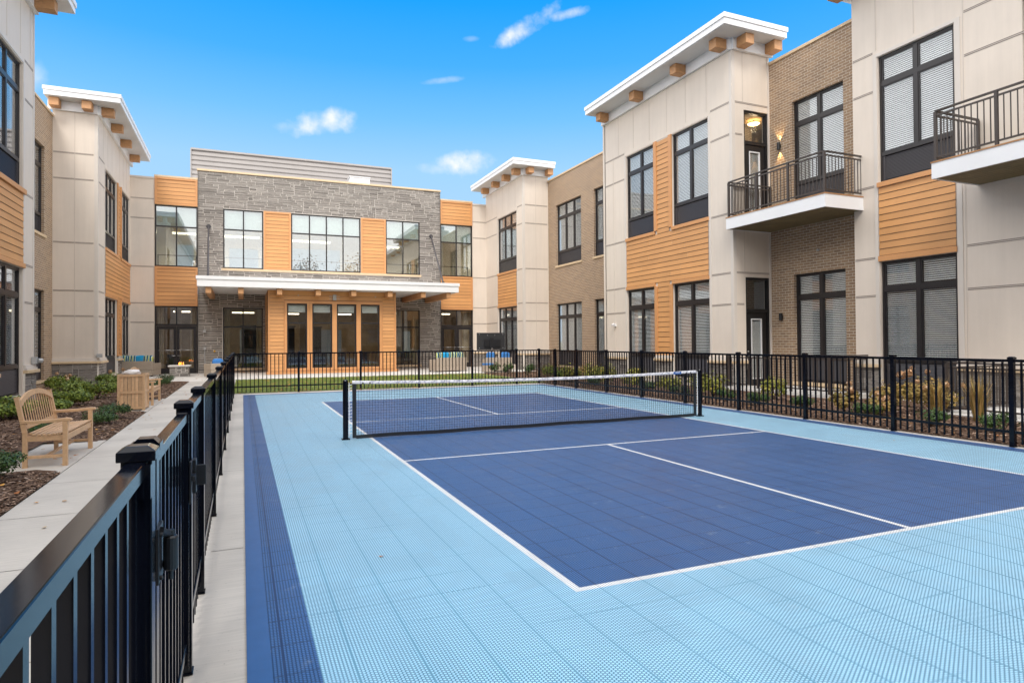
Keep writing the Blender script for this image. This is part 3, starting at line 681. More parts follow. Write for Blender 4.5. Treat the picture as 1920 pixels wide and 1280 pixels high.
# brick walls
for (u0, u1, ws, cols) in ((19.1, 27.4, [(21.15, 22.55), (23.78, 26.45)], (2, 3)), (8.2, 11.71, [(9.03, 10.80)], (2,))):
    mb = MB(); wall_mb(mb, fB, u0, u1, 0.0, 10.18, holes(ws), t=.2); mb.build('brick_wall', 'brick', RW)
    box_part(RW, fB, 'parapet_coping', 'lime', (u0, u1, 10.18, 10.27, -.25, .04), bevel=.01)
    for (a, b), cc in zip(ws, cols):
        for k_, (z0, z1) in enumerate((W1, W2)):
            window(RW, fB, a, b, z0, z1, cols=cc, grill=0.72, rec=0.10, open_=(.55, .7)[k_])
            box_part(RW, fB, 'window_sill', 'lime', (a - .08, b + .08, z0 - .10, z0 - .001, .001, .05), bevel=.006)
# wall sconces
for z, on in ((7.5, True), (2.22, False)):
    s_ = MB(); c = fB.p(11.27, z, .07); s_.tube([(c[0], c[1], z - .11), (c[0], c[1], z + .11)], .05, 14); fB.box(s_, 11.24, 11.30, z - .05, z + .05, .001, .04)
    so = s_.build('wall_sconce', 'blackm', RW)
    if on:
        for sg in (1, -1):
            l = bpy.data.lights.new('sconce_light', 'SPOT'); l.energy = 15; l.color = (1, .66, .28); l.spot_size = R(75); l.spot_blend = .6; l.shadow_soft_size = .02
            lo_ = bpy.data.objects.new('sconce_light', l); C.objects.link(lo_); lo_.parent = so; lo_.location = (0, 0, sg * .13); lo_.rotation_euler = (R(180) if sg > 0 else 0, 0, 0)
# section C
CW = [(5.82, 7.70)]
mb = MB(); wall_mb(mb, fC, -9.0, 8.42, 0.0, 10.78, holes(CW) + [(2.5, 4.45, 5.26, 8.66)], t=.2); mb.build('panel_wall', 'beige', RW)
mb = MB(); wall_mb(mb, F('Y', 8.42, 1), 13.1, 13.5, 0, 10.78, t=.1); mb.build('wall_return', 'beige', RW)
tr = MB(); reveals(tr, fC, [(7.83, 8.40), (-9, 5.60)], ZR); vjoints(tr, fC, [6.75, 7.74], 8.90, 10.5); vjoints(tr, fC, [5.62], 0.1, 10.6)
for (a, b) in CW: fC.box(tr, a - .14, a - .02, 1.0, 8.80, .001, .016, 3); fC.box(tr, b + .02, b + .12, 1.0, 8.80, .001, .016, 3); fC.box(tr, a - .02, b + .02, 8.72, 8.80, .001, .016, 3)
tr.build('joint_trim', ['beige', 'beige_line', 'dark_line', 'corner'], RW)
win_zone(RW, fC, CW)
sd_ = MB(); siding_mb(sd_, fC, 5.82, 7.70, 3.62, 5.36); sd_.build('cedar_siding', ['sid', 'dark_line'], RW)
box_part(RW, fC, 'cedar_trim', 'sidtrim', (5.80, 7.72, 5.37, 5.49, .001, .07), (5.80, 7.72, 3.485, 3.62, .001, .05), bevel=.004)
base_course(RW, fC, 7.70, 8.42, 21); base_course(RW, fC, -9, 5.82, 22)
m_ = MB(); stones_mb(m_, fC, 5.82, 7.70, 0, .16, seed=9, unit=.08, d=-.05); fC.box(m_, 5.82, 7.70, 0, .16, -.2, -.052, 1); m_.build('stone_base', ['stone', 'mortar'], RW)
box_part(RW, fC, 'window_sill', 'lime', (5.80, 7.72, .165, .255, -.05, .06), bevel=.01)
window(RW, fC, 2.5, 4.45, 5.26, 8.66, cols=2, rows=(.7,), grill=0, name='door')
m_ = MB(); m_.box(12.25, 13.8, -9, 8.9, 10.80, 10.98); m_.box(12.22, 13.8, -9, 8.93, 10.983, 11.12); rf = m_.build('roof', 'white', RW)
m_ = MB(); m_.box(13.0, 13.099, -9, 8.5, 10.55, 10.79); m_.build('frieze', 'white', rf)
for y in (8.62, 5.9, 3.2):
    q = MB(); q.box(12.62, 12.999, y - .14, y + .14, 10.60, 10.79); q.build('beam_end', 'beam', rf)
# building mass behind the facades
m_ = MB(); m_.box(13.9, 24, -9, 33, 9.7, 9.75); m_.box(23.8, 24, -9, 33, 0, 9.7); m_.box(16, 24, -9, -8.8, 0, 9.7)
m_.build('flat_roof', 'roof', RW)
m_ = MB(); m_.box(12.0, 14.0, 19.05, 19.24, 0, 10.78, skip=''); m_.build('tower_return', 'beige', RW)

def railing_run(par, p, q, z0, ztop, posts=(0, 1), mt='rail', sp=0.115, cap=.06, post=.055, bottom=.09, name='railing_panel'):
    """one straight railing: returns part; posts are fractions along the run"""
    p = Vector((p[0], p[1], z0)); q = Vector((q[0], q[1], z0)); L = (q - p).length; d = (q - p) / L
    up = Vector((0, 0, 1)); m_ = MB(); H = ztop - z0
    m_.obox(p + up * (H - .115), q + up * (H - .115), .03, .035); m_.obox(p + up * bottom, q + up * bottom, .03, .035)
    n = int(L / sp)
    for i in range(1, n):
        c = p + d * (L * i / n)
        m_.obox(c + up * (bottom + .018), c + up * (H - .133), .017, .017, up=(d.x, d.y, 0))
    r_ = m_.build(name, mt, par)
    t = MB(); t.obox(p + up * (H - .02), q + up * (H - .02), cap, .032); t.build('handrail', mt, r_)
    for f_ in posts:
        c = p + d * (L * f_); w = MB(); w.box(c.x - post / 2, c.x + post / 2, c.y - post / 2, c.y + post / 2, z0 + .002, ztop - .037); w.build('railing_post', mt, r_)
    return r_
def balcony(par, x0, x1, y0, y1, zb, zt, posts):
    m_ = MB(); t = .04
    m_.box(x0, x0 + t, y0, y1, zb, zt - .03); m_.box(x0 + t, x1, y0, y0 + t, zb, zt - .03); m_.box(x0 + t, x1, y1 - t, y1, zb, zt - .03)
    b = m_.build('balcony', 'white', par)
    dk = MB(); y = y0 + t + .003
    x = x0 + t + .003
    while x < x1 - .02: dk.box(x, min(x + .13, x1), y0 + t + .002, y1 - t - .002, zt - .028, zt - .002); x += .142
    dk.box(x0 - .012, x0 + t, y0 - .012, y1 + .012, zt - .029, zt + .002, 1); dk.box(x0 + t + .001, x1, y0 - .012, y0 + t, zt - .029, zt + .002, 1); dk.box(x0 + t + .001, x1, y1 - t, y1 + .012, zt - .029, zt + .002, 1)
    dk.build('deck_boards', ['decking', 'deckedge'], b)
    un = MB(); yy = y0 + .05
    while yy < y1 - .1: un.box(x0 + t + .002, x1, yy, yy + .05, zb + .02, zt - .03); yy += .42
    x = x0 + t + .01
    while x < x1 - .05: un.box(x, min(x + .14, x1), y0 + t + .003, y1 - t - .003, zb + .012, zb + .018); x += .155
    un.build('underside_boards', 'decking', b)
    railing_run(b, (x0 + .06, y0 + .06), (x0 + .06, y1 - .06), zt + .003, zt + 1.09, posts)
    railing_run(b, (x0 + .10, y0 + .06), (x1 - .05, y0 + .06), zt + .003, zt + 1.09, (1,))
    railing_run(b, (x0 + .10, y1 - .06), (x1 - .05, y1 - .06), zt + .003, zt + 1.09, (1,))
    return b
balcony(RW, 11.72, 13.5, 8.15, 11.705, 4.88, 5.24, (0, .34, .67, 1))
balcony(RW, 11.55, 13.09, 1.70, 5.36, 4.88, 5.24, (0, .34, .67, 1))
# small fittings
m_ = MB(); m_.box(11.93, 11.999, 18.33, 18.45, 2.10, 2.20); m_.tube([(11.90, 18.38, 2.19), (11.80, 18.34, 2.15)], .035); m_.build('security_camera', 'white', RW)
m_ = MB(); c = fB.p(9.9, 4.05, .03); m_.tube([fB.p(9.9, 4.1, .001), fB.p(9.9, 4.1, .06)], .035); m_.build('sprinkler_head', 'grey', RW)

# ------------------------------------------------------------------ LEFT WING
LW = thing('residential_wing', 'two storey beige, brick and cedar wing beside the benches at the left', 'building', (-8, 20, 0))
gA = F('X', -7.0, 1); gB = F('X', -8.46, 1); gE = F('Y', 25.4, -1)
LWA = [(26.80, 29.42), (30.36, 32.92)]
mb = MB(); wall_mb(mb, gA, 25.4, 33.0, 0, 10.78, holes(LWA)); mb.build('panel_wall', 'beige', LW)
for (a, b) in LWA:
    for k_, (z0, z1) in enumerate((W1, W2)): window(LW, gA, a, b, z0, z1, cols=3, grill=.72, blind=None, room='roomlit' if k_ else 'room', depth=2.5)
tr = MB(); reveals(tr, gA, [(25.52, 26.68)], ZR); vjoints(tr, gA, [25.52 + (7.4) * i / 8 for i in range(1, 8)], 8.90, 10.43); gA.box(tr, 25.4, 25.51, 1.0, 10.43, .001, .012, 3)
gA.box(tr, 26.68, 26.78, 1.0, 8.74, .001, .014, 3); gA.box(tr, 26.68, 33, 8.74, 8.80, .001, .012, 0)
tr.build('joint_trim', ['beige', 'beige_line', 'dark_line', 'corner'], LW)
sd_ = MB(); siding_mb(sd_, gA, 26.80, 32.92, 3.60, 5.36); siding_mb(sd_, gA, 29.55, 30.25, .93, 3.6); siding_mb(sd_, gA, 29.55, 30.25, 5.36, 8.7); sd_.build('cedar_siding', ['sid', 'dark_line'], LW)
t2 = MB()
for (a, b) in LWA: gA.box(t2, a - .03, b + .03, 5.37, 5.49, .001, .06); gA.box(t2, a - .03, b + .03, 3.485, 3.60, .001, .05)
for (a, b) in ((29.42, 29.56), (30.24, 30.36)): gA.box(t2, a, b, .92, 3.484, .001, .06); gA.box(t2, a, b, 5.491, 8.74, .001, .06)
t2.build_each('cedar_trim', 'sidtrim', LW, bevel=.004)
base_course(LW, gA, 25.4, 26.8, 31); base_course(LW, gA, 29.42, 30.36, 32)
mb = MB(); wall_mb(mb, gE, -8.46, -7.0, 0, 10.78); mb.build('panel_wall', 'beige', LW)
tr = MB(); reveals(tr, gE, [(-8.44, -7.14)], ZR); vjoints(tr, gE, [-7.75], 1.01, 10.43); gE.box(tr, -7.11, -7.0, 1.0, 10.43, .001, .012, 3)
tr.build('joint_trim', ['beige', 'beige_line', 'dark_line', 'corner'], LW)
base_course(LW, gE, -8.46, -7.0, 33, ends=(0, .125))
tower_roof(LW, -8.60, -6.15, 24.75, 33.3, -7.0, 1, 25.4, [-8.32, -7.28], [25.65, 27.6, 29.8, 32.3])
mb = MB(); ws = [(22.0, 24.36)]; wall_mb(mb, gB, 17.26, 25.4, 0, 10.18, holes(ws), t=.2); mb.build('brick_wall', 'brick', LW)
box_part(LW, gB, 'parapet_coping', 'lime', (17.26, 25.4, 10.18, 10.27, -.25, .04), bevel=.01)
for (z0, z1) in (W1, W2):
    window(LW, gB, 22.0, 24.36, z0, z1, cols=3, grill=.72, rec=.10, blind='slat', open_=.5); box_part(LW, gB, 'window_sill', 'lime', (21.9, 24.45, z0 - .1, z0 - .001, .001, .05))
# near pier with the first window
ws = [(14.35, 16.30)]
mb = MB(); wall_mb(mb, gA, -9, 17.26, 0, 10.78, holes(ws)); mb.build('panel_wall', 'beige', LW)
mb = MB(); wall_mb(mb, F('Y', 17.26, 1), -8.46, -7.0, 0, 10.78, t=.1); mb.build('wall_return', 'beige', LW)
tr = MB(); reveals(tr, gA, [(16.44, 17.15), (-9, 14.1)], ZR); vjoints(tr, gA, [16.1, 15.1, 14.1, 13.1, 16.9], 8.90, 10.43); gA.box(tr, 17.15, 17.26, 1.0, 10.43, .001, .012, 3)
gA.box(tr, 16.32, 16.43, 1.0, 8.80, .001, .014, 3); gA.box(tr, 14.2, 16.32, 8.74, 8.80, .001, .014, 3)
tr.build('joint_trim', ['beige', 'beige_line', 'dark_line', 'corner'], LW)
win_zone(LW, gA, ws, opn=(.35, .3))
sd_ = MB(); siding_mb(sd_, gA, 14.35, 16.30, 3.60, 5.36); sd_.build('cedar_siding', ['sid', 'dark_line'], LW)
box_part(LW, gA, 'cedar_trim', 'sidtrim', (14.32, 16.40, 5.37, 5.49, .001, .07), (14.32, 16.40, 3.485, 3.60, .001, .05), bevel=.004)
base_course(LW, gA, 16.36, 17.26, 41, ends=(0, .1)); base_course(LW, gA, -9, 14.35, 42)
m_ = MB(); m_.box(-8.6, -6.15, -9, 17.65, 10.80, 10.98); m_.box(-8.63, -6.12, -9, 17.68, 10.983, 11.12); rf = m_.build('roof', 'white', LW)
m_ = MB(); m_.box(-6.999, -6.9, -9, 17.26, 10.44, 10.79); m_.build('frieze', 'white', rf)
for y in (17.0, 14.6, 12.2): q = MB(); q.box(-6.899, -6.45, y - .16, y + .16, 10.48, 10.79); q.build('beam_end', 'beam', rf)
q = MB(); q.box(-7.5, -7.2, 17.27, 17.6, 10.42, 10.79); q.build('beam_end', 'beam', rf)
m_ = MB(); m_.box(-20, -8.9, -9, 33, 9.7, 9.75); m_.box(-20, -19.8, -9, 33, 0, 9.7); m_.build('flat_roof', 'roof', LW)
for (a, b, fr) in ((17.12, 1.08, gA),):
    m_ = MB(); m_.box(-6.985, -6.88, 17.0, 17.16, 1.02, 1.2); m_.tube([(-6.87, 17.12, 1.1), (-6.8, 17.2, 1.1)], .06); m_.build('outlet_box', 'grey', LW)
m_ = MB(); m_.box(-7.02, -6.84, 25.28, 25.398, 1.02, 1.16); m_.build('outlet_box', 'grey', LW)

# ------------------------------------------------------------------ CLUBHOUSE at the far end
CH = thing('clubhouse', 'two storey grey stone building with white canopy and cedar bay closing the far end', 'building', (2.5, 33, 0))
fY = F('Y', 33.0, -1); SX0, SX1 = -3.95, 9.05
ST = [(-2.77, -0.80, 5.48, 8.62), (0.61, 4.36, 5.48, 8.62), (5.80, 7.82, 5.48, 8.62), (-2.79, -.83, .22, 3.42), (5.80, 7.80, .22, 3.42)]
OP = [(-0.79, 0.60, 5.48, 8.62), (4.37, 5.79, 5.48, 8.62), (-.70, 5.57, 0.0, 4.05)]
mb = MB(); wall_mb(mb, fY, SX0, SX1, 0.0, 10.5, ST + [OP[2]], t=.3, mi=1); stones_mb(mb, fY, SX0, SX1, 0.0, 10.5, ST + OP + [(-2.85, 7.88, 5.36, 5.48)], seed=5)
for xs, sg in ((SX0, -1), (SX1, 1)):
    stones_mb(mb, F('X', xs, sg), 32.9, 33.0 if False else 33.25, 0, 10.5, seed=6, d=0, wmin=3, wmax=6)
mb.build('stone_wall', ['stone', 'mortar'], CH)
box_part(CH, fY, 'parapet_coping', 'lime', (SX0 - .05, SX1 + .05, 10.5, 10.60, -.32, .07), bevel=.01)
box_part(CH, fY, 'window_sill', 'lime', (-2.85, 7.88, 5.365, 5.475, .001, .07), bevel=.008)
box_part(CH, fY, 'window_sill', 'lime', (-2.85, -.75, .10, .215, .001, .07)); box_part(CH, fY, 'window_sill', 'lime', (5.75, 7.86, .10, .215, .001, .07))
CG = dict(rec=.06, blind=None, room=None, thin=True, bar=.065, glass='glassoff', shade_top=True)
CL_ = dict(CG, glass='glasslow', shade_top=False)
window(CH, fY, -2.77, -.80, 5.48, 8.62, cols=2, rows=(.655,), **CG)
window(CH, fY, .61, 4.36, 5.48, 8.62, cols=4, rows=(.655,), **CG)
window(CH, fY, 5.80, 7.82, 5.48, 8.62, cols=2, rows=(.655,), **CG)
window(CH, fY, -2.79, -.83, .22, 3.42, cols=2, rows=(.68,), **CL_)
window(CH, fY, 5.80, 7.80, .22, 3.42, cols=2, rows=(.68,), **CL_)
def cedar_panel(par, fr, u0, u1, z0, z1, b=.10, d=0.0):
    s_ = MB(); siding_mb(s_, fr, u0 + b, u1 - b, z0 + b, z1 - b, d=d, pitch=.19)
    fr.box(s_, u0, u1, z0, z1, d - .03, d - .006, 0); s_.build('cedar_siding', ['sid', 'dark_line'], par)
    box_part(par, fr, 'cedar_trim', 'sidtrim', (u0, u0 + b, z0, z1, d - .005, d + .05), (u1 - b, u1, z0, z1, d - .005, d + .05), (u0 + b, u1 - b, z0, z0 + b, d - .005, d + .05), (u0 + b, u1 - b, z1 - b, z1, d - .005, d + .05))
cedar_panel(CH, fY, -.79, .60, 5.482, 8.618, d=.02); cedar_panel(CH, fY, 4.37, 5.79, 5.482, 8.618, d=.02)
def storefront(x0, x1, tag_):
    window(CH, fY, x0, x1, 5.47, 8.60, cols=2, rows=(.655,), **CG)
    cedar_panel(CH, fY, x0, x1, 3.46, 5.46, d=0); cedar_panel(CH, fY, x0, x1, 8.61, 10.0, d=0)
    box_part(CH, fY, 'parapet_coping', 'lime', (x0 - .02, x1 + .02, 10.0, 10.09, -.3, .06))
    # double door with transom
    f = MB(); b = .06
    fY.box(f, x0, x0 + b, 0, 3.45, -.13, -.03); fY.box(f, x1 - b, x1, 0, 3.45, -.13, -.03); fY.box(f, x0 + b, x1 - b, 3.39, 3.45, -.13, -.03)
    fY.box(f, x0 + b, x1 - b, 2.44, 2.54, -.13, -.035); xm = (x0 + x1) / 2; fY.box(f, xm - .03, xm + .03, 2.54, 3.39, -.13, -.035)
    d = f.build('entrance_door', 'frame', CH)
    g_ = MB(); fY.box(g_, x0 + b, xm - .03, 2.54, 3.39, -.08, -.075); fY.box(g_, xm + .03, x1 - b, 2.54, 3.39, -.08, -.075); g_.build('transom_pane', 'glass', d)
    for (a, c, hs) in ((x0 + b + .01, xm - .005, 1), (xm + .005, x1 - b - .01, -1)):
        l = MB(); s_ = .13
        fY.box(l, a, a + s_, .02, 2.43, -.10, -.05); fY.box(l, c - s_, c, .02, 2.43, -.10, -.05); fY.box(l, a + s_, c - s_, .02, .28, -.10, -.05); fY.box(l, a + s_, c - s_, 2.27, 2.43, -.10, -.05)
        lf = l.build('door_leaf', 'frame', d)
        p = MB(); fY.box(p, a + s_, c - s_, .28, 2.27, -.08, -.075); p.build('pane', 'glass', lf)
        h = MB(); hx = (c - .05) if hs > 0 else (a + .05); dx = -.14 * hs
        h.tube([fY.p(hx, .92, -.05), fY.p(hx, .92, .01), fY.p(hx + dx * .15, .92, .02), fY.p(hx + dx, .92, .02), fY.p(hx + dx * 1.05, .96, .02), fY.p(hx + dx * 1.05, 1.16, .02), fY.p(hx + dx, 1.20, .02), fY.p(hx, 1.20, .01), fY.p(hx, 1.20, -.05)], .016)
        h.tube([fY.p(a + .08, 1.20, -.04), fY.p(c - .08, 1.20, -.04)], .014); h.build('handle', 'steel', lf, smooth=True)
storefront(-5.92, -3.97, 'l'); storefront(9.08, 11.10, 'r')
# beige links and reveals
for (x0, x1) in ((-7.0, -5.93), (11.11, 12.0)):
    m_ = MB(); wall_mb(m_, fY, x0, x1, 0, 9.88); m_.build('panel_wall', 'beige', CH)
    tr = MB(); reveals(tr, fY, [(x0 + .02, x1 - .02)], ZR); tr.build('joint_trim', ['beige', 'beige_line', 'dark_line'], CH)
    box_part(CH, fY, 'parapet_coping', 'corner', (x0, x1, 9.881, 9.97, -.25, .05))
    base_course(CH, fY, x0, x1, 61 + int(x0))
# interior
def room(par, x0, x1, y0, y1, z0, z1, mt, backholes=(), name='interior'):
    m_ = MB(); wall_mb(m_, F('Y', y1, -1), x0, x1, z0, z1, backholes, t=.1)
    m_.poly([(x0, y0, z0), (x0, y1, z0), (x0, y1, z1), (x0, y0, z1)]); m_.poly([(x1, y0, z0), (x1, y1, z0), (x1, y1, z1), (x1, y0, z1)])
    m_.poly([(x0, y0, z1), (x1, y0, z1), (x1, y1, z1), (x0, y1, z1)]); m_.poly([(x0, y0, z0), (x1, y0, z0), (x1, y1, z0), (x0, y1, z0)], 1)
    return m_.build(name, [mt, 'roomwarm'], par)
room(CH, -6.8, 11.9, 33.32, 40, 5.25, 8.95, 'roomlit', [(-5.6, -4.6, 6.2, 7.6), (-2.6, -.9, 6.2, 7.5), (1.0, 4.2, 6.0, 7.7), (6.0, 7.0, 6.3, 7.5)])
room(CH, -6.8, 11.9, 33.32, 41, .01, 3.8, 'roomwarm', [(-2.0, -.8, .3, 2.4), (3.0, 4.4, .2, 2.4), (8, 9.2, .3, 2.3)])
for (x0, x1, y, z) in ((-2.9, -.9, 37, 7.78), (.7, 3.2, 37, 7.72), (6.0, 7.4, 36.5, 7.55), (9.2, 10.6, 35.5, 8.1), (-5.5, -4.3, 37, 7.8), (.6, 1.4, 38, 3.3), (3.6, 4.6, 38, 3.3), (-5.4, -4.4, 36.5, 3.3), (-2.4, -1.2, 37, 3.3), (6.4, 7.4, 36, 3.3), (9.4, 10.6, 36, 3.3)):
    m_ = MB(); m_.box(x0, x1, y, y + .22, z, z + .07); so_ = m_.build('strip_light', 'striplight', CH)
    al = bpy.data.lights.new('strip_light_glow', 'AREA'); al.shape = 'RECTANGLE'; al.size = x1 - x0; al.size_y = .3; al.energy = 60 if z > 4 else 9; al.color = (1, .82, .58)
    ao = bpy.data.objects.new('strip_light_glow', al); C.objects.link(ao); ao.parent = so_; ao.location = (0, 0, -.06)
for (x0, x1, z) in ((-2.75, -.85, 6.08), (.65, 4.3, 6.06), (5.85, 7.78, 6.08), (-5.85, -4.05, 6.08), (9.15, 11.0, 6.08)):
    m_ = MB(); m_.box(x0, x1, 33.5, 33.53, z, z + .05)
    for i in range(int((x1 - x0) / 1.0) + 1): m_.box(x0 + i * (x1 - x0 - .05) / max(1, int((x1 - x0) / 1.0)), x0 + i * (x1 - x0 - .05) / max(1, int((x1 - x0) / 1.0)) + .05, 33.5, 33.53, 5.3, z)
    m_.build('guard_rail', 'frame2', CH)
tsm = bpy.data.materials.new('added_daylight_screen'); tsm.use_nodes = True; tn_ = tsm.node_tree; tn_.nodes.clear()
o_ = tn_.nodes.new('ShaderNodeOutputMaterial'); t_ = tn_.nodes.new('ShaderNodeBsdfTranslucent'); t_.inputs[0].default_value = (.85, .87, .88, 1); tn_.links.new(t_.outputs[0], o_.inputs[0])
for (a, b, c, d) in ((-5.6, -4.6, 6.2, 7.6), (-2.6, -.9, 6.2, 7.5), (1.0, 4.2, 6.0, 7.7), (6.0, 7.0, 6.3, 7.5)):
    m_ = MB(); m_.poly([(a, 40.04, c), (b, 40.04, c), (b, 40.04, d), (a, 40.04, d)]); m_.build('roller_shade', tsm, CH)  # translucent screens added to turn daylight in the back openings white
# simple lobby pieces seen through the ground floor glass
m_ = MB(); m_.box(-5.2, -4.9, 35.2, 35.5, .02, 3.7); m_.box(6.9, 7.2, 35, 35.3, .02, 3.7); m_.box(1.2, 1.5, 35, 35.3, .02, 3.7); m_.box(4.6, 4.9, 36, 36.3, .02, 3.7); m_.build('interior_column', 'curtain', CH)
m_ = MB(); m_.box(1.0, 2.6, 34.6, 35.2, .02, .95); m_.box(8.0, 8.8, 34.6, 35.6, .02, .8); m_.build('lobby_counter', 'frame2', CH)
for (a, b) in ((-5.85, -5.55), (-4.35, -4.05), (-2.75, -2.45), (-1.15, -.85), (5.85, 6.1), (7.5, 7.8), (10.6, 11.0)):
    m_ = MB(); n_ = 8
    for i in range(n_):
        x0_, x1_ = a + (b - a) * i / n_, a + (b - a) * (i + 1) / n_; y_ = 33.55 + (.04 if i % 2 else 0); y2 = 33.55 + (0 if i % 2 else .04)
        m_.poly([(x0_, y_, .05), (x1_, y2, .05), (x1_, y2, 3.5), (x0_, y_, 3.5)])
    m_.build('curtain', 'curtain', CH)
for (a, b, y) in ((-4.6, -3.2, 38), (-1.9, -.9, 36.5), (.3, 1.1, 37.5), (1.9, 2.9, 39.5), (3.2, 3.4, 35.5), (6.3, 7.1, 37), (9.6, 10.3, 38.5)):
    m_ = MB(); m_.box(a, b, y, y + .1, .02, 2.5); m_.box(a - .06, b + .06, y - .02, y + .12, 2.5, 2.58); m_.build('interior_door', 'frame', CH)
for (x, y) in ((-2.2, 34.6), (-1.3, 35.3), (.6, 31.5), (2.0, 31.8), (3.0, 31.4), (4.3, 32), (6.4, 34.8), (7.3, 34.4), (-5.3, 34.8), (9.8, 35)):
    m_ = MB(); m_.box(x - .28, x + .28, y - .28, y + .28, .38, .46); m_.box(x - .28, x + .28, y + .22, y + .28, .46, .95)
    for (p_, q_) in ((-.25, -.25), (.25, -.25), (.25, .25), (-.25, .25)): m_.box(x + p_ - .02, x + p_ + .02, y + q_ - .02, y + q_ + .02, .01, .38)
    m_.build('lobby_chair', 'frame2', CH)
# cedar bay under the canopy
fb = F('Y', 29.5, -1); BW = [(.17, 1.12), (1.36, 2.33), (2.55, 3.53), (3.75, 4.72)]
mb = MB(); wall_mb(mb, fb, -.70, 5.57, 0, 4.12, [(a, b, .28, 3.48) for a, b in BW], t=.2, mi=0)
mb.build('bay_wall', 'sidtrim', CH)
s_ = MB()
for (a, b, z0, z1) in ((-.62, .02, .14, 4.08), (4.88, 5.49, .14, 4.08), (.02, 4.88, 3.64, 4.08)): siding_mb(s_, fb, a, b, z0, z1, pitch=.18)
siding_mb(s_, F('X', -.70, -1), 29.6, 33.0, .14, 4.08, pitch=.18); siding_mb(s_, F('X', 5.57, 1), 29.6, 33.0, .14, 4.08, pitch=.18)
s_.build('cedar_siding', ['sid', 'dark_line'], CH)
mb = MB(); wall_mb(mb, F('X', -.70, -1), 29.5, 33, 0, 4.12, t=.1); wall_mb(mb, F('X', 5.57, 1), 29.5, 33, 0, 4.12, t=.1); mb.build('bay_side_wall', 'sidtrim', CH)
t2 = MB(); fb.box(t2, -.80, 5.67, 0.005, .13, .001, .09); fb.box(t2, -.70, -.62, .131, 4.1, .001, .045); fb.box(t2, 5.49, 5.57, .131, 4.1, .001, .045)
for (a, b) in BW: fb.box(t2, a - .11, a, .16, 3.6, .001, .05); fb.box(t2, b, b + .11, .16, 3.6, .001, .05); fb.box(t2, a, b, 3.485, 3.6, .001, .05); fb.box(t2, a, b, .16, .275, .001, .05)
t2.build_each('cedar_trim', 'sidtrim', CH)
for (a, b) in BW:
    window(CH, fb, a, b, .28, 3.48, cols=1, rows=(.70,), rec=.05, blind=None, room=None, thin=True, bar=.07, shade_top=False)
    m_ = MB(); m_.box(a + .08, b - .08, 29.72, 29.73, 3.05, 3.4); m_.build('roller_shade', 'shade', CH)
m_ = MB(); m_.box(2.36, 2.52, 29.36, 29.498, 3.66, 3.94)
for z in (3.73, 3.86): m_.tube([(2.18, 29.41, z), (2.70, 29.41, z)], .012)
m_.build('wall_light', 'grey', CH)
for x in (.7, 4.5): m_ = MB(); m_.tube([(x, 29.499, 3.88), (x, 29.43, 3.88)], .03); m_.build('sprinkler_head', 'grey', CH)
# canopy
m_ = MB(); m_.box(-3.74, 8.72, 28.5, 32.96, 4.14, 4.46); m_.box(-3.78, 8.76, 28.46, 32.96, 4.463, 4.62)
cp = m_.build('canopy', 'white', CH)
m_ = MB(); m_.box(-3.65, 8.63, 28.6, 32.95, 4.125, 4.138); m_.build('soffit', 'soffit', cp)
for i, x in enumerate((-3.28, -1.91, -.21, 1.57, 3.27, 5.09, 6.83, 8.2)):
    m_ = MB(); y1 = 29.49 if -.7 < x < 5.5 else 32.95
    m_.box(x - .12, x + .12, 28.62, y1, 3.84, 4.124); m_.build('beam', 'beam', cp, bevel=.006)
for (a, b) in (((-3.46, 32.97, 7.62), (-3.3, 28.75, 4.62)), ((8.49, 32.97, 7.80), (7.95, 28.75, 4.62))):
    m_ = MB(); m_.tube([a, b], .045, 10); m_.tube([a, Vector(a) + Vector((0, .03, 0))], .12, 12); m_.box(b[0] - .05, b[0] + .05, b[1] - .05, b[1] + .05, 4.621, 4.70); m_.build('tie_rod', 'frame2', cp)
# roof screen and flat roof
m_ = MB(); z = 10.5; pr = []
x0, x1, y0, y1 = -4.45, 6.77, 36, 44
while z < 12.12:
    for (a, b, dd) in ((z, z + .17, 0), (z + .17, z + .22, .05), (z + .22, z + .25, .05)):
        pass
    m_.poly([(x0, y0, z), (x1, y0, z), (x1, y0, z + .17), (x0, y0, z + .17)]); m_.poly([(x0, y0, z + .17), (x1, y0, z + .17), (x1, y0 + .06, z + .20), (x0, y0 + .06, z + .20)])
    m_.poly([(x0, y0 + .06, z + .20), (x1, y0 + .06, z + .20), (x1, y0 + .06, z + .25), (x0, y0 + .06, z + .25)]); m_.poly([(x0, y0 + .06, z + .25), (x1, y0 + .06, z + .25), (x1, y0, z + .27), (x0, y0, z + .27)])
    z += .27
m_.box(x0 - .03, x1 + .03, y0 - .06, y0 + .10, z, z + .10); m_.box(x0 - .06, x0, y0 - .05, y1, 10.5, z + .05); m_.box(x1, x1 + .06, y0 - .05, y1, 10.5, z + .05); m_.box(x0, x1, y1, y1 + .05, 10.5, z + .05)
m_.build('roof_screen', 'screen', CH)
m_ = MB(); m_.box(-7, 12, 33.35, 46, 9.6, 9.65); m_.box(-7, 12, 45.9, 46, 0, 5.0); m_.build('flat_roof', 'roof', CH)
m_ = MB(); m_.box(4.0, 5.15, 34.4, 35.2, 10.0, 11.28); m_.box(3.96, 5.19, 34.36, 35.24, 11.28, 11.33); hv = m_.build('rooftop_unit', 'white')
tag(hv, 'small white box standing on the clubhouse roof above the stone parapet', 'roof unit')
m_ = MB(); m_.tube([(-3.64, 32.93, .02), (-3.64, 32.93, 1.2)], .03); m_.box(-3.70, -3.58, 32.86, 32.96, 1.2, 1.36); m_.build('conduit', 'grey', CH)
m_ = MB(); m_.tube([(-3.18, 32.97, 1.13), (-3.18, 32.88, 1.13)], .05); m_.build('hose_outlet', mat('yellow_plastic', (.7, .4, .03), .5), CH)
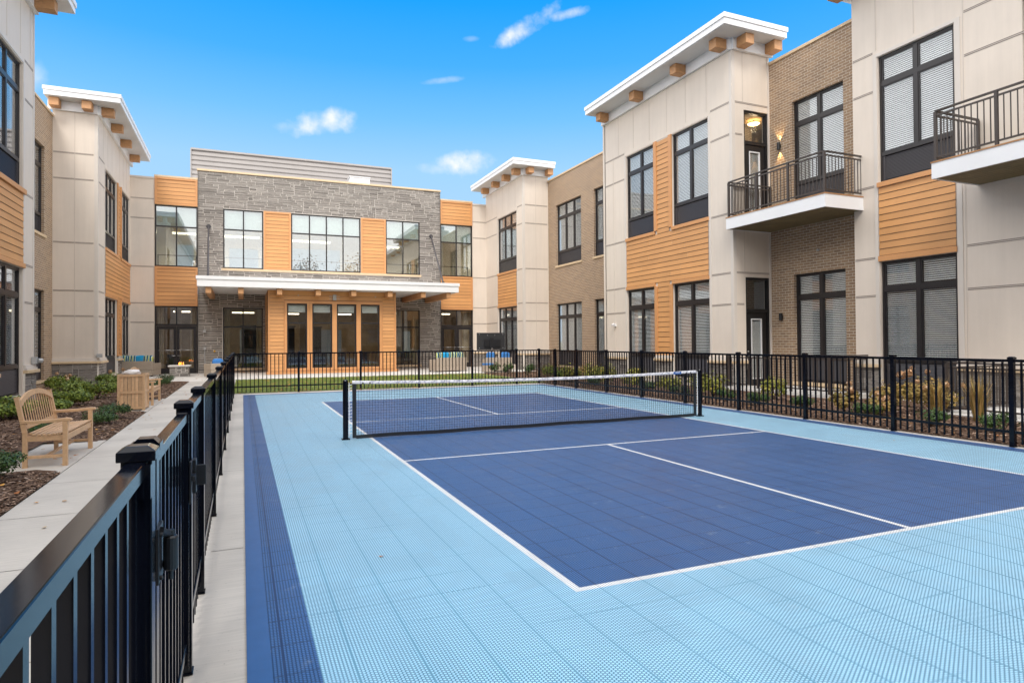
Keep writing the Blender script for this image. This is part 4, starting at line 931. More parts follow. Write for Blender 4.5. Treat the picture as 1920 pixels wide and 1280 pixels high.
m_ = MB(); m_.box(-3.72, -3.58, 32.86, 32.96, 2.1, 2.25); m_.build('wall_light', 'grey', CH)

# wing behind the camera, closing the courtyard (seen in the window reflections)
RR = thing('residential_wing', 'plain two storey brick and beige wing closing the courtyard behind the camera', 'building', (3, -15, 0))
fR = F('Y', -15.0, 1); rw = [(-11 + 4.6 * i, -8.6 + 4.6 * i, z0, z1) for i in range(6) for (z0, z1) in ((.9, 3.2), (5.9, 8.4))]
m_ = MB(); wall_mb(m_, fR, -20, 24, 0, 10.2, rw, t=.3); m_.build('brick_wall', 'brick', RR)
for (a, b, c, d) in rw: window(RR, fR, a, b, c, d, cols=2, grill=0, blind=None, depth=.6)
m_ = MB(); m_.box(-20, 24, -26, -15.3, 10.0, 10.1); m_.box(-20, 24, -15.4, -14.5, 10.21, 10.5); m_.build('flat_roof', 'roof', RR)

for i, (x, y, h) in enumerate(((-9, -27, 15.5), (6, -29, 15.0), (15, -28, 17))):
    t = thing('tree', ('bare brown autumn tree behind the rear wing, left', 'bare brown autumn tree behind the rear wing, middle', 'tall brown autumn tree behind the rear wing, right')[i], 'tree', (x, y, 0), 'autumn trees behind the rear wing')
    rnd = random.Random(40 + i); m_ = MB(); m_.tube([(x, y, 0), (x + .2, y, h * .4), (x, y + .2, h * .9)], [.28, .2, .05], 8)
    tips = []
    for k_ in range(16):
        a = rnd.random() * 6.28; z = h * rnd.uniform(.3, .8); L = h * .3 * (1.1 - z / h); q = (x + math.cos(a) * L, y + math.sin(a) * L, z + L * rnd.uniform(.5, 1.1)); tips.append(q); m_.tube([(x, y, z), q], [.07, .02], 5)
    m_.build('trunk', 'stem', t); m_ = MB()
    for k_ in range(2600):
        c_ = rnd.choice(tips); p = Vector(c_) + Vector((rnd.gauss(0, 1), rnd.gauss(0, 1), rnd.gauss(0, .9))); n_ = Vector((rnd.gauss(0, 1), rnd.gauss(0, 1), rnd.gauss(0, 1))).normalized(); a = n_.orthogonal().normalized() * .12; b = n_.cross(a)
        m_.poly([p - a, p - b, p + a, p + b], 0, uv=[(0, 0)] * 4, tint=rnd.random())
    m_.build('crown', 'litter', t)

# ------------------------------------------------------------------ GROUND
def sheet(name, cells, mats, z=0.0):
    m_ = MB()
    for (x0, x1, y0, y1, mi) in cells: m_.poly([(x0, y0, z), (x1, y0, z), (x1, y1, z), (x0, y1, z)], mi)
    return m_.build(name, mats)
kind(sheet('ground', [(-900, 900, -900, 1500, 0)], ['ground'], -0.03), 'structure')
# concrete paths and kerbs round the court
def grid(mb, x0, x1, y0, y1, z, sy=0, mi=0):
    mb.poly([(x0, y0, z), (x1, y0, z), (x1, y1, z), (x0, y1, z)], mi)
m_ = MB(); grid(m_, -3.82, -1.70, -9, 25.3, 0.0)
for y in (-1.2, .35, 1.9, 3.45, 5.0, 6.7, 8.3, 9.9, 11.5, 13.1, 14.7, 16.3, 17.9, 19.5, 21.1, 22.7, 24.3): m_.poly([(-3.82, y, .002), (-2.12, y, .002), (-2.12, y + .007, .002), (-3.82, y + .007, .002)], 1)
for y in (1.77, 4.9, 8.2, 11.4, 14.5): m_.poly([(-2.06, y, .002), (-1.84, y, .002), (-1.84, y + .007, .002), (-2.06, y + .007, .002)], 1)
kind(m_.build('path', ['conc', 'dark_line']), 'structure')
kind(sheet('kerb_strip', [(7.80, 8.14, -9, 17.45, 0), (-1.70, 7.80, 16.6, 17.42, 0)], ['conc'], 0.0), 'structure')
kind(sheet('court_base', [(-1.70, 7.80, -9, 16.6, 0)], ['conc'], 0.0), 'structure')
m_ = MB(); grid(m_, -7, 12, 25.3, 33.0, 0.0)
for x in (-5.2, -3.3, -1.2, 1.6, 4.4, 7.2, 9.6): m_.poly([(x, 25.3, .002), (x + .012, 25.3, .002), (x + .012, 32.9, .002), (x, 32.9, .002)], 1)
for y in (27.4, 29.3): m_.poly([(-7, y, .0022), (-.8, y, .0022), (-.8, y + .015, .0022), (-7, y + .015, .0022)], 1)
kind(m_.build('patio', ['conc2', 'dark_line']), 'structure')
# bench pads
m_ = MB(); m_.box(-4.85, -3.825, 5.62, 8.35, -.02, .012); kind(m_.build('pavement', 'conc'), 'structure')
m_ = MB(); m_.box(-4.85, -3.825, 12.85, 16.5, -.02, .012); kind(m_.build('pavement', 'conc'), 'structure')
# patio slabs of the right wing
m_ = MB(); m_.box(11.62, 13.5, 7.9, 11.70, -.02, .12); kind(m_.build('pavement', 'conc2'), 'structure')
m_ = MB(); m_.box(10.75, 13.05, -2, 4.95, -.02, .06); kind(m_.build('pavement', 'conc2'), 'structure')

# court mat: one sheet, one material per cell
CWd, CL, KZ = 6.096, 13.411, 2.134; NY = CL / 2; lw = .05
xs = sorted({-1.827, -1.515, 0, lw, 3.048 - lw / 2, 3.048 + lw / 2, CWd - lw, CWd, 7.60, 7.90, -1.72, 7.80})
ys = sorted({-8.0, 0, lw, NY - KZ - lw / 2, NY - KZ + lw / 2, NY + KZ - lw / 2, NY + KZ + lw / 2, CL - lw, CL, 16.45, 16.75, 16.65})
cm = MB()
for i in range(len(xs) - 1):
    for j in range(len(ys) - 1):
        x = (xs[i] + xs[i + 1]) / 2; y = (ys[j] + ys[j + 1]) / 2
        if x < -1.72 or x > 7.80 or y > 16.65: mi = 3
        elif x < -1.515 or x > 7.60 or y > 16.45: mi = 1
        elif 0 < x < CWd and 0 < y < CL:
            line = x < lw or x > CWd - lw or y < lw or y > CL - lw or abs(y - (NY - KZ)) < lw / 2 or abs(y - (NY + KZ)) < lw / 2 or (abs(x - 3.048) < lw / 2 and not (NY - KZ < y < NY + KZ))
            mi = 2 if line else 1
        else: mi = 0
        cm.poly([(xs[i], ys[j], .014), (xs[i + 1], ys[j], .014), (xs[i + 1], ys[j + 1], .014), (xs[i], ys[j + 1], .014)], mi)
for (a, b) in (((-1.827, -8), (-1.827, 16.75)), ((-1.827, 16.75), (7.9, 16.75)), ((7.9, 16.75), (7.9, -8))):
    cm.poly([(*a, .001), (*b, .001), (*b, .014), (*a, .014)], 3)
kind(cm.build('sport_court', ['tl', 'td', 'tw', 'te']), 'structure')

# lawn with blades
rnd = random.Random(3)
lb = MB(); lb.poly([(-2.1, 17.42, .01), (8.6, 17.42, .01), (8.6, 25.3, .01), (-2.1, 25.3, .01)], 1, tint=.5)
for i in range(26000):
    x, y = rnd.uniform(-2.1, 8.4), 17.45 + 7.8 * rnd.random() ** 1.0
    if x > 7.2 and y > 17.6 and (x - 7.2) > 0.25 * (25.3 - y) : continue
    h = rnd.uniform(.025, .06); a = rnd.random() * 6.28; w = .007; dx, dy = math.cos(a) * w, math.sin(a) * w; lx, ly = rnd.uniform(-.02, .02), rnd.uniform(-.02, .02)
    tn = min(1, max(0, .5 + .5 * noise.noise((x * .8, y * .8, 0)) + rnd.uniform(-.3, .3)))
    lb.poly([(x - dx, y - dy, .01), (x + dx, y + dy, .01), (x + lx, y + ly, .01 + h)], 0, uv=[(0, 0), (1, 0), (0, 1)], tint=tn)
kind(lb.build('lawn', ['blade', 'lawn']), 'stuff')

# mulch beds: uneven sheet plus loose chips
def mulch(x0, x1, y0, y1, nchip, dens, seed, skip=()):
    rnd = random.Random(seed); m_ = MB(); nx = int((x1 - x0) / .25); ny = int((y1 - y0) / .25)
    def hz(x, y):
        e = min(x - x0, x1 - x, y - y0, y1 - y, .3) / .3
        return .004 + max(0, e) * (.035 + .03 * noise.noise((x * 1.3, y * 1.3, seed)))
    for i in range(nx):
        for j in range(ny):
            a, b, c, d = x0 + (x1 - x0) * i / nx, x0 + (x1 - x0) * (i + 1) / nx, y0 + (y1 - y0) * j / ny, y0 + (y1 - y0) * (j + 1) / ny
            if any(s[0] < a and b < s[1] and s[2] < c and d < s[3] for s in skip): continue
            m_.poly([(a, c, hz(a, c)), (b, c, hz(b, c)), (b, d, hz(b, d)), (a, d, hz(a, d))], 0)
    for _ in range(nchip):
        x, y = dens(rnd)
        if not (x0 < x < x1 and y0 < y < y1) or any(s[0] < x < s[1] and s[2] < y < s[3] for s in skip): continue
        a = rnd.random() * 6.28; L = rnd.uniform(.012, .04); w = rnd.uniform(.004, .010); tl = rnd.uniform(-.5, .5); z = hz(x, y) + .006 + rnd.random() * .010
        c, s_ = math.cos(a), math.sin(a); tt = rnd.uniform(-.6, .6)
        P = [(x + c * u - s_ * v, y + s_ * u + c * v, z + u * tl * .6 + v * tt) for u, v in ((-L, -w), (L, -w), (L * .9, w), (-L * .8, w))]
        m_.poly(P, 1, uv=[(0, 0), (1, 0), (1, 1), (0, 1)], tint=rnd.random() ** 1.4)
    return kind(m_.build('mulch_bed', ['mulch', 'chip']), 'stuff')
def densL(r): return (-3.82 - 3.1 * r.random() ** 1.3, 2.2 + 22 * r.random() ** 1.9)
mulch(-6.995, -3.83, -9, 25.25, 36000, densL, 1, skip=[(-4.84, -3.8, 5.63, 8.34), (-4.84, -3.8, 12.86, 16.49)])
def densR(r): return (8.14 + 3.4 * r.random() ** 1.2, 1.0 + 17 * r.random() ** 1.4)
mulch(8.14, 11.99, -9, 17.5, 16000, densR, 2, skip=[(11.6, 12, 7.9, 11.7), (10.74, 12, -2, 4.95)])
mulch(8.6, 11.99, 17.45, 25.3, 2500, lambda r: (r.uniform(8.6, 12), r.uniform(17.5, 25)), 4)
m_ = MB(); m_.poly([(12.0, 19.25, .003), (13.5, 19.25, .003), (13.5, 27.4, .003), (12.0, 27.4, .003)]); m_.poly([(12.0, 4.95, .004), (13.1, 4.95, .004), (13.1, 7.9, .004), (12.0, 7.9, .004)])
m_.poly([(-8.46, 17.26, .004), (-7.0, 17.26, .004), (-7.0, 25.25, .004), (-8.46, 25.25, .004)])
kind(m_.build('mulch_bed', 'mulch'), 'stuff')
# fallen leaves
m_ = MB(); rnd = random.Random(12)
def leaf(x, y, z, s):
    a = rnd.random() * 6.28; c, q = math.cos(a), math.sin(a); zz = rnd.uniform(.1, .5) * s
    P = [(x + c * u * s - q * v * s, y + q * u * s + c * v * s, z + h * zz) for u, v, h in ((-1, 0, .3), (-.4, -.55, 0), (.5, -.45, .6), (1, 0, 1.0), (.5, .45, .2), (-.4, .55, .5))]
    m_.poly(P, 0, uv=[(0, 0)] * 6, tint=rnd.random())
for i in range(420): leaf(rnd.uniform(-2, 8.4), rnd.uniform(17.45, 25.2), .05, rnd.uniform(.03, .06))
for i in range(90): leaf(rnd.gauss(1.5, 3), rnd.uniform(17.1, 17.5), .03, rnd.uniform(.03, .05))
for i in range(60): leaf(rnd.gauss(-1.9, .6), rnd.gauss(32.6, .25), .02, rnd.uniform(.04, .07))
for i in range(70): leaf(rnd.uniform(-3.8, -2.3), 3 + 21 * rnd.random(), .008, rnd.uniform(.02, .035))
for i in range(120): leaf(rnd.uniform(-5.8, -3.85), 3 + 20 * rnd.random() ** 1.5, .07, rnd.uniform(.02, .04))
for i in range(60): leaf(rnd.uniform(-7, -2.2), rnd.uniform(25.3, 32), .01, rnd.uniform(.03, .05))
for i in range(150): leaf(rnd.uniform(8.1, 9.5), rnd.uniform(2, 17), .06, rnd.uniform(.02, .04))
for (x, y) in ((-.95, 1.1), (1.6, 11.3), (4.9, 7.6), (7.0, 3.0)): leaf(x, y, .02, .02)
kind(m_.build('leaf_litter', ['litter']), 'stuff')

# ------------------------------------------------------------------ FENCES
def post_part(par, x, y, h=1.26, s=.064, mt='black'):
    m_ = MB(); m_.box(x - s / 2, x + s / 2, y - s / 2, y + s / 2, .012, h - .035); m_.box(x - s / 2 - .005, x + s / 2 + .005, y - s / 2 - .005, y + s / 2 + .005, .002, .012)
    p = m_.build('post', mt, par, bevel=.003)
    c = MB(); q = s / 2 + .009; c.box(x - q, x + q, y - q, y + q, h - .037, h - .012, skip='t')
    q2 = s / 2 - .010
    A = [(x - q, y - q, h - .012), (x + q, y - q, h - .012), (x + q, y + q, h - .012), (x - q, y + q, h - .012)]
    B = [(x - q2, y - q2, h), (x + q2, y - q2, h), (x + q2, y + q2, h), (x - q2, y + q2, h)]
    for i in range(4): j = (i + 1) % 4; c.poly([A[i], A[j], B[j], B[i]])
    c.poly(B); c.build('post_cap', mt, p, bevel=.002)
def fence_panel(par, p, q, top=1.222, z0=.05, sp=.119, zb=.21, n=None, pk=.023, mt='black', rw=.046, rh=.040):
    p = Vector((p[0], p[1], 0)); q = Vector((q[0], q[1], 0)); L = (q - p).length; d = (q - p) / L; up = Vector((0, 0, 1))
    n = n or max(2, round(L / sp)); m_ = MB()
    for i in range(1, n):
        c = p + d * (L * i / n); m_.obox(c + up * z0, c + up * (top - rh - .001), pk, pk, up=(d.x, d.y, 0))
    f = m_.build('picket_panel', mt, par)
    a = p + d * .034; b = q - d * .034
    t = MB(); t.obox(a + up * (top - rh / 2), b + up * (top - rh / 2), rw, rh); t.build('top_rail', mt, f, bevel=.003)
    t = MB(); t.obox(a + up * (zb), b + up * (zb), rw * .8, .040); t.build('bottom_rail', mt, f, bevel=.003)
    return f
FX = -2.092
LF = thing('metal_fence', 'black metal picket fence running away along the left side of the blue court', 'fence', (FX, 8, 0))
lys = [-.06, .96, 2.83, 4.71, 6.58, 8.46, 10.33, 12.2, 14.05, 15.8, 17.28]
for y in lys: post_part(LF, FX, y)
for a, b in zip(lys, lys[1:]): fence_panel(LF, (FX, a), (FX, b))
NFc = thing('metal_fence', 'nearest black metal fence section with its glossy top rail cutting the lower left corner', 'fence', (FX, -3, 0))
post_part(NFc, FX, -1.47, s=.070); post_part(NFc, FX, -3.4)
fp = fence_panel(NFc, (FX, -3.4), (FX, -1.47), top=1.222)
m_ = MB(); m_.box(FX - .03, FX + .035, -1.53, -1.503, 1.13, 1.215); m_.build('rail_bracket', 'black', fp)
GT = thing('fence_gate', 'black metal picket gate in the left fence with hinge and latch', 'gate', (FX, -.8, 0))
gs = MB(); gs.box(FX - .028, FX + .028, -1.345, -1.285, .06, 1.225); gt0 = gs.build('gate_stile', 'black', GT)
c = MB(); c.box(FX - .037, FX + .037, -1.352, -1.278, 1.226, 1.245); c.ext([(FX - .032, 1.2451), (FX + .032, 1.2451), (FX + .02, 1.258), (FX - .02, 1.258)], 1, -1.345, -1.285); c.build('post_cap', 'black', gt0)
gs = MB(); gs.box(FX - .025, FX + .025, -.175, -.125, .06, 1.20); gs.build('gate_stile', 'black', GT)
fence_panel(GT, (FX, -1.315), (FX, -.15), top=1.21, zb=.16, rw=.04)
for zc in (.925, .32):
    h = MB(); hx, hy = FX + .056, -1.275
    h.tube([(hx, hy, zc - .058), (hx, hy, zc - .052), (hx, hy, zc + .036), (hx, hy, zc + .042)], [.015, .020, .020, .016], 16); h.tube([(hx, hy, zc + .042), (hx, hy, zc + .058)], .010, 12); h.tube([(hx, hy, zc - .085), (hx, hy, zc - .058)], .007, 8)
    h.box(hx - .030, hx - .022, hy - .075, hy + .03, zc - .075, zc + .080); h.obox((hx - .02, hy - .05, zc + .07), (hx, hy, zc + .045), .012, .018); h.obox((hx - .02, hy + .03, zc - .045), (hx + .002, hy, zc - .06), .012, .014)
    for zz in (zc + .06, zc - .06): h.tube([(hx - .022, hy - .055, zz), (hx - .014, hy - .055, zz)], .007, 8)
    h.build('hinge', 'blackm', GT, bevel=.002)
h = MB(); h.box(FX + .026, FX + .036, -.17, -.13, .80, .99); h.box(FX + .036, FX + .052, -.165, -.06, .90, .925); h.box(FX + .034, FX + .09, -.055, -.045, .86, .955); h.box(FX + .034, FX + .05, -.09, -.03, .83, .985); h.build('latch', 'blackm', GT, bevel=.003)
FF = thing('metal_fence', 'black metal picket fence across the far end of the court in front of the lawn', 'fence', (3, 17.28, 0))
fxs = [FX, -.24, 1.66, 3.58, 5.47, 7.40, 8.06]; fxs = [FX, -.24, 1.66, 3.58, 5.47, 7.15, 8.05]
for x in fxs[1:-1]: post_part(FF, x, 17.28)
for a, b in zip(fxs, fxs[1:]): fence_panel(FF, (a, 17.28), (b, 17.28), z0=.04)
RF = thing('metal_fence', 'black metal picket fence running along the right side of the court before the shrubs', 'fence', (8.03, 8, 0))
rys = [-3.3, -1.5, .22, 2.0, 3.75, 5.52, 7.28, 9.07, 10.88, 12.67, 14.5, 16.0, 17.28]
for y in rys: post_part(RF, 8.03, y)
for a, b in zip(rys, rys[1:]): fence_panel(RF, (8.03, a), (8.03, b))

# ground floor patio railings
for nm, lab, cor in (('patio_railing', 'brown metal railing round the ground patio below the far balcony', ((11.72, 8.1), (11.72, 11.66), (13.4, 8.1), .125)),
                     ('patio_railing', 'brown metal railing round the ground patio at the right edge, below the near balcony', ((11.0, -2.0), (11.0, 4.75), (13.05, 4.75), .065))):
    t = thing(nm, lab, 'railing', (cor[0][0], (cor[0][1] + cor[1][1]) / 2, cor[3]))
    z = cor[3]
    railing_run(t, cor[0], cor[1], z, z + .99, (0, .34, .67, 1)); e_ = cor[0] if 'far' in lab else cor[1]
    railing_run(t, (e_[0] + .04, e_[1]), cor[2], z, z + .99, (1,))

# ------------------------------------------------------------------ NET
NT = thing('court_net', 'black mesh net with white top band stretched across the blue court', 'net', (3.05, NY, .014))
px0, px1 = -.37, 6.50
for x in (px0, px1):
    m_ = MB(); m_.tube([(x, NY, .03), (x, NY, .925)], .042, 16); m_.tube([(x, NY, .925), (x, NY, .938), (x, NY, .945)], [.042, .036, .02], 16); m_.box(x - .06, x + .06, NY - .05, NY + .05, .0145, .032)
    p = m_.build('net_post', 'black', NT)
    m_ = MB(); sgn = 1 if x < 0 else -1; m_.tube([(x + sgn * .055, NY, .06), (x + sgn * .055, NY, .90)], .006, 6)
    for i in range(16): m_.tube([(x + sgn * .04, NY, .10 + i * .05), (x + sgn * .10, NY, .115 + i * .05)], .004, 5)
    m_.build('lacing', 'white', p)
xa, xb = px0 + .105, px1 - .09
def ztop(x): t_ = (x - xa) / (xb - xa); return .925 - .055 * (1 - (2 * t_ - 1) ** 2) * .9 - .01 * math.sin(x * 9) * .15
m_ = MB(); nv = 150; rn = random.Random(4)
for i in range(1, nv):
    x = xa + .05 + (xb - xa - .10) * i / nv; m_.obox((x + rn.uniform(-.003, .003), NY, .07), (x + rn.uniform(-.003, .003), NY, ztop(x) - .045), .0032, .0032, up=(0, 1, 0))
for j in range(1, 19):
    prev = None
    for i in range(0, 13):
        x = xa + .05 + (xb - xa - .10) * i / 12; z = .07 + (ztop(x) - .12) * j / 19 + rn.uniform(-.002, .002)
        if prev: m_.obox(prev, (x, NY, z), .0032, .0032)
        prev = (x, NY, z)
m_.build('net_mesh', 'blackm', NT)
m_ = MB(); n_ = 160
for i in range(n_):
    x0_, x1_ = xa + (xb - xa) * i / n_, xa + (xb - xa) * (i + 1) / n_
    def ring(x):
        z = ztop(x); w = .004 * math.sin(x * 31) + .003 * math.sin(x * 77 + 1)
        return [(x, NY - .012 + w, z - .047), (x, NY - .014 + w * 1.5, z - .026), (x, NY - .010, z - .006), (x, NY, z), (x, NY + .010, z - .006), (x, NY + .013, z - .047)]
    A, B = ring(x0_), ring(x1_)
    for q in range(5): m_.poly([A[q], B[q], B[q + 1], A[q + 1]])
m_.build('top_band', 'band', NT)
m_ = MB(); m_.box(xa, xa + .06, NY - .008, NY + .008, .03, .87); m_.box(xb - .06, xb, NY - .008, NY + .008, .03, .87)
m_.build_each('side_band', 'blackm', NT)
m_ = MB(); n_ = 40
for i in range(n_):
    x0_, x1_ = xa + .06 + (xb - xa - .12) * i / n_, xa + .06 + (xb - xa - .12) * (i + 1) / n_
    a, b = .022 + .004 * math.sin(x0_ * 4), .022 + .004 * math.sin(x1_ * 4)
    for yy in (NY - .008, NY + .008): m_.poly([(x0_, yy, a), (x1_, yy, b), (x1_, yy, b + .055), (x0_, yy, a + .055)])
m_.build('bottom_band', 'blackm', NT)
m_ = MB(); m_.box(5.86, 6.04, NY - .022, NY - .018, ztop(6) - .055, ztop(6) - .004); lb_ = m_.build('brand_patch', mat('blue_patch', (.02, .10, .34), .6), NT)
m_ = MB(); m_.box(5.90, 6.0, NY - .025, NY - .023, ztop(6) - .027, ztop(6) - .017); m_.build('patch_mark', 'white', lb_)
m_ = MB()
for x in (xa + .16, xa + .27, xb - .14, xb - .24): m_.tube([(x, NY - .022, .885), (x, NY - .015, .885)], .012, 10)
m_.build('grommet', 'blackm', NT)

# ------------------------------------------------------------------ BENCHES
def bench(label):
    """local: seat runs along +Y (0..1.5), front at x=0, back at x=-.52; facing +X"""
    t = thing('garden_bench', label, 'bench', (0, 0, 0), 'teak benches along the path'); L = 1.5
    def part(name, fn, bevel=.004):
        m_ = MB(); fn(m_); return m_.build(name, 'teak', t, bevel=bevel)
    for y in (.03, L - .03):
        part('front_leg', lambda m_: m_.box(-.06, 0, y - .03, y + .03, 0, .60))
        part('rear_leg', lambda m_: (m_.obox((-.50, y, 0), (-.50, y, .44), .055, .055, up=(0, 1, 0)), m_.obox((-.50, y, .43), (-.60, y, .90), .055, .05, up=(0, 1, 0))))
        part('side_rail', lambda m_: (m_.box(-.475, -.061, y - .018, y + .018, .33, .40), m_.box(-.475, -.061, y - .015, y + .015, .11, .15)))
        def arm(m_):
            pr = [(-.56, .60), (-.40, .595), (-.20, .60), (-.02, .615), (.035, .61), (.055, .585), (.04, .575), (-.02, .575), (-.2, .56), (-.4, .555), (-.55, .56)]
            m_.ext(pr, 1, y - .035, y + .035)
            m_.v = m_.v
        part('armrest', arm, .006)
    part('front_rail', lambda m_: m_.box(-.045, -.012, .061, L - .061, .32, .40)); part('back_rail', lambda m_: m_.box(-.51, -.48, .061, L - .061, .34, .41))
    part('stretcher', lambda m_: m_.box(-.28, -.25, .046, L - .046, .11, .15))
    prof = [(-.035, .415), (-.095, .408), (-.155, .402), (-.215, .399), (-.275, .399), (-.335, .402), (-.395, .408), (-.450, .416)]
    for i, (x, z) in enumerate(prof): part('seat_slat', lambda m_: m_.box(x - .021, x + .021, .0 if i not in (0, 7) else .062, L - (0 if i not in (0, 7) else .062), z, z + .02), .003)
    # arched top rail, in the plane of the raked back
    def bk(y, z): return (-.515 - (z - .44) * .2, y, z)
    def top(m_):
        n = 24
        for i in range(n):
            y0_, y1_ = .055 + (L - .11) * i / n, .055 + (L - .11) * (i + 1) / n
            def h(y): s_ = (y - L / 2) / (L / 2); return .80 + .155 * (1 - s_ * s_) ** .8 if abs(s_) < 1 else .80
            z0_, z1_ = h(y0_), h(y1_); w = .07
            A = [bk(y0_, z0_ - w), bk(y1_, z1_ - w), bk(y1_, z1_), bk(y0_, z0_)]; off = Vector((.036, 0, .007))
            Bq = [tuple(Vector(q) + off) for q in A]
            m_.poly(A[::-1]); m_.poly(Bq); m_.poly([A[3], A[2], Bq[2], Bq[3]]); m_.poly([A[0], Bq[0], Bq[1], A[1]])
    tr_ = part('top_rail', top, 0)
    part('lower_back_rail', lambda m_: m_.obox(bk(.055, .50), bk(L - .055, .50), .03, .05, up=(-.2, 0, 1)))
    ns = 14
    for i in range(ns):
        y = .10 + (L - .20) * i / (ns - 1); s_ = (y - L / 2) / (L / 2); zt = .80 + .155 * (1 - s_ * s_) ** .8 - .065
        p = Vector(bk(y, .52)) + Vector((.015, 0, 0)); q = Vector(bk(y, zt)) + Vector((.018, 0, 0))
        part('back_slat', lambda m_: m_.obox(p, q, .024, .009, up=(1, 0, .2)), .002)
    return t
B1 = bench('arched back teak bench nearest the camera, on its own concrete pad'); B1.location = (-3.86, 6.10, .012); B1.scale = (.88, .98, .97)
B2 = copy_tree(B1); B2['label'] = 'teak bench half hidden behind the square teak box'; B2.location = (-3.86, 14.40, .012)

# teak box with towel
PB = thing('slatted_box', 'tall square teak box with panelled sides standing between the two benches', 'towel box', (-4.17, 13.6, .012))
x0, x1, y0, y1, zb, zt = -4.45, -3.90, 13.25, 13.97, .012, .84
for (x, y) in ((x0, y0), (x1 - .055, y0), (x0, y1 - .055), (x1 - .055, y1 - .055)):
    m_ = MB(); m_.box(x, x + .055, y, y + .055, zb, zt); m_.build('corner_post', 'teak', PB, bevel=.004)
for nm, fr, a, b in (('side_panel', F('Y', y0, -1), x0, x1), ('side_panel', F('X', x1, 1), y0, y1), ('side_panel', F('X', x0, -1), y0, y1), ('side_panel', F('Y', y1, 1), x0, x1)):
    m_ = MB(); a += .055; b -= .055
    n_ = 6
    fr.box(m_, a, b, zb + .03, zt - .02, -.045, -.040, 1)
    for i in range(n_): 
        s0 = len(m_.f); fr.box(m_, a + (b - a) * i / n_ + .004, a + (b - a) * (i + 1) / n_ - .004, zb + .086, zt - .061, -.036, -.024)
        tv = _rs.random(); m_.t[s0:] = [tv] * (len(m_.f) - s0)
    q = m_.build(nm, ['teakv', 'dark_line'], PB); m_ = MB()
    for (z0_, z1_) in ((zb + .03, zb + .085), (.40, .455), (zt - .06, zt - .005)): fr.box(m_, a, b, z0_, z1_, -.023, -.004)
    m_.build_each('panel_rail', 'teak', q)
m_ = MB(); m_.box(x0 + .04, x1 - .04, y0 + .04, y1 - .04, zt - .06, zt - .05); m_.build('inner_tray', 'teak', PB)
def lump(name, cx, cy, cz, sx, sy, sz, mt, parent=None, seed=0, amp=.25, nseg=16, flat=False):
    m_ = MB(); P = []
    for j in range(9):
        ph = math.pi * j / 8; row = []
        for i in range(nseg):
            th = 2 * math.pi * i / nseg; d = Vector((math.cos(th) * math.sin(ph), math.sin(th) * math.sin(ph), math.cos(ph)))
            if flat: d = Vector([math.copysign(abs(c_) ** .5, c_) for c_ in d])
            k_ = 1 + amp * noise.noise(d * 2.1 + Vector((seed, 0, 0))); row.append((cx + d.x * sx * k_, cy + d.y * sy * k_, cz + d.z * sz * k_))
        P.append(row)
    for j in range(8):
        for i in range(nseg): m_.poly([P[j][i], P[j][(i + 1) % nseg], P[j + 1][(i + 1) % nseg], P[j + 1][i]][::-1])
    return m_.build(name, mt, parent, smooth=True)
tag(lump('rolled_towel', -4.20, 13.45, .86, .19, .12, .075, 'towel', seed=3, amp=.5), 'rumpled white towel lying on top of the teak box', 'towel')

# ------------------------------------------------------------------ PATIO FURNITURE
def sofa(label, cx, cy, L, rot, pats, seat_h=.42, H=.72, dp=.85):
    t = thing('wicker_sofa', label, 'sofa', (0, 0, 0))
    m_ = MB(); m_.box(-L / 2, L / 2, -dp / 2, dp / 2, .05, seat_h - .12); m_.build('base', 'wicker', t, bevel=.02)
    m_ = MB(); m_.box(-L / 2, L / 2, -dp / 2, -dp / 2 + .12, seat_h - .119, H); m_.build('backrest', 'wicker', t, bevel=.02)
    for s_ in (-1, 1):
        m_ = MB(); m_.box(s_ * L / 2, s_ * (L / 2 - .12), -dp / 2 + .121, dp / 2, seat_h - .119, H - .1); m_.build('arm', 'wicker', t, bevel=.02)
        for yy in (-dp / 2 + .05, dp / 2 - .05): m_ = MB(); m_.box(s_ * (L / 2 - .04) - .025, s_ * (L / 2 - .04) + .025, yy - .025, yy + .025, 0, .049); m_.build('foot', 'blackm', t)
    m_ = MB(); m_.box(-L / 2 + .13, L / 2 - .13, -dp / 2 + .13, dp / 2 - .02, seat_h - .118, seat_h + .02); m_.build('seat_cushion', 'towel', t, bevel=.03)
    n_ = len(pats)
    for i, mt in enumerate(pats):
        x = -L / 2 + .3 + (L - .6) * (i / max(1, n_ - 1)); lump('cushion', x, -dp / 2 + .24, seat_h + .33, .23, .085, .24, mt, t, seed=i, amp=.12, flat=True)
    t.location = (cx, cy, .002); t.rotation_euler = (0, 0, rot); return t
sofa('wicker sofa with striped and bright blue cushions against the left building', -6.40, 31.2, 1.7, R(-20), ['cushpat', 'cushpat', 'cushteal', 'cushpat'])
sofa('wicker sofa with patterned cushions, its back to the lawn near the right entrance', 7.95, 28.0, 1.75, R(12), ['cushpat', 'cushteal', 'cushpat', 'cushpat', 'cushpat'])
sofa('wicker loveseat with plain blue cushions behind the screen stand', 10.05, 26.4, 1.35, R(-8), ['cushblue', 'cushblue'])
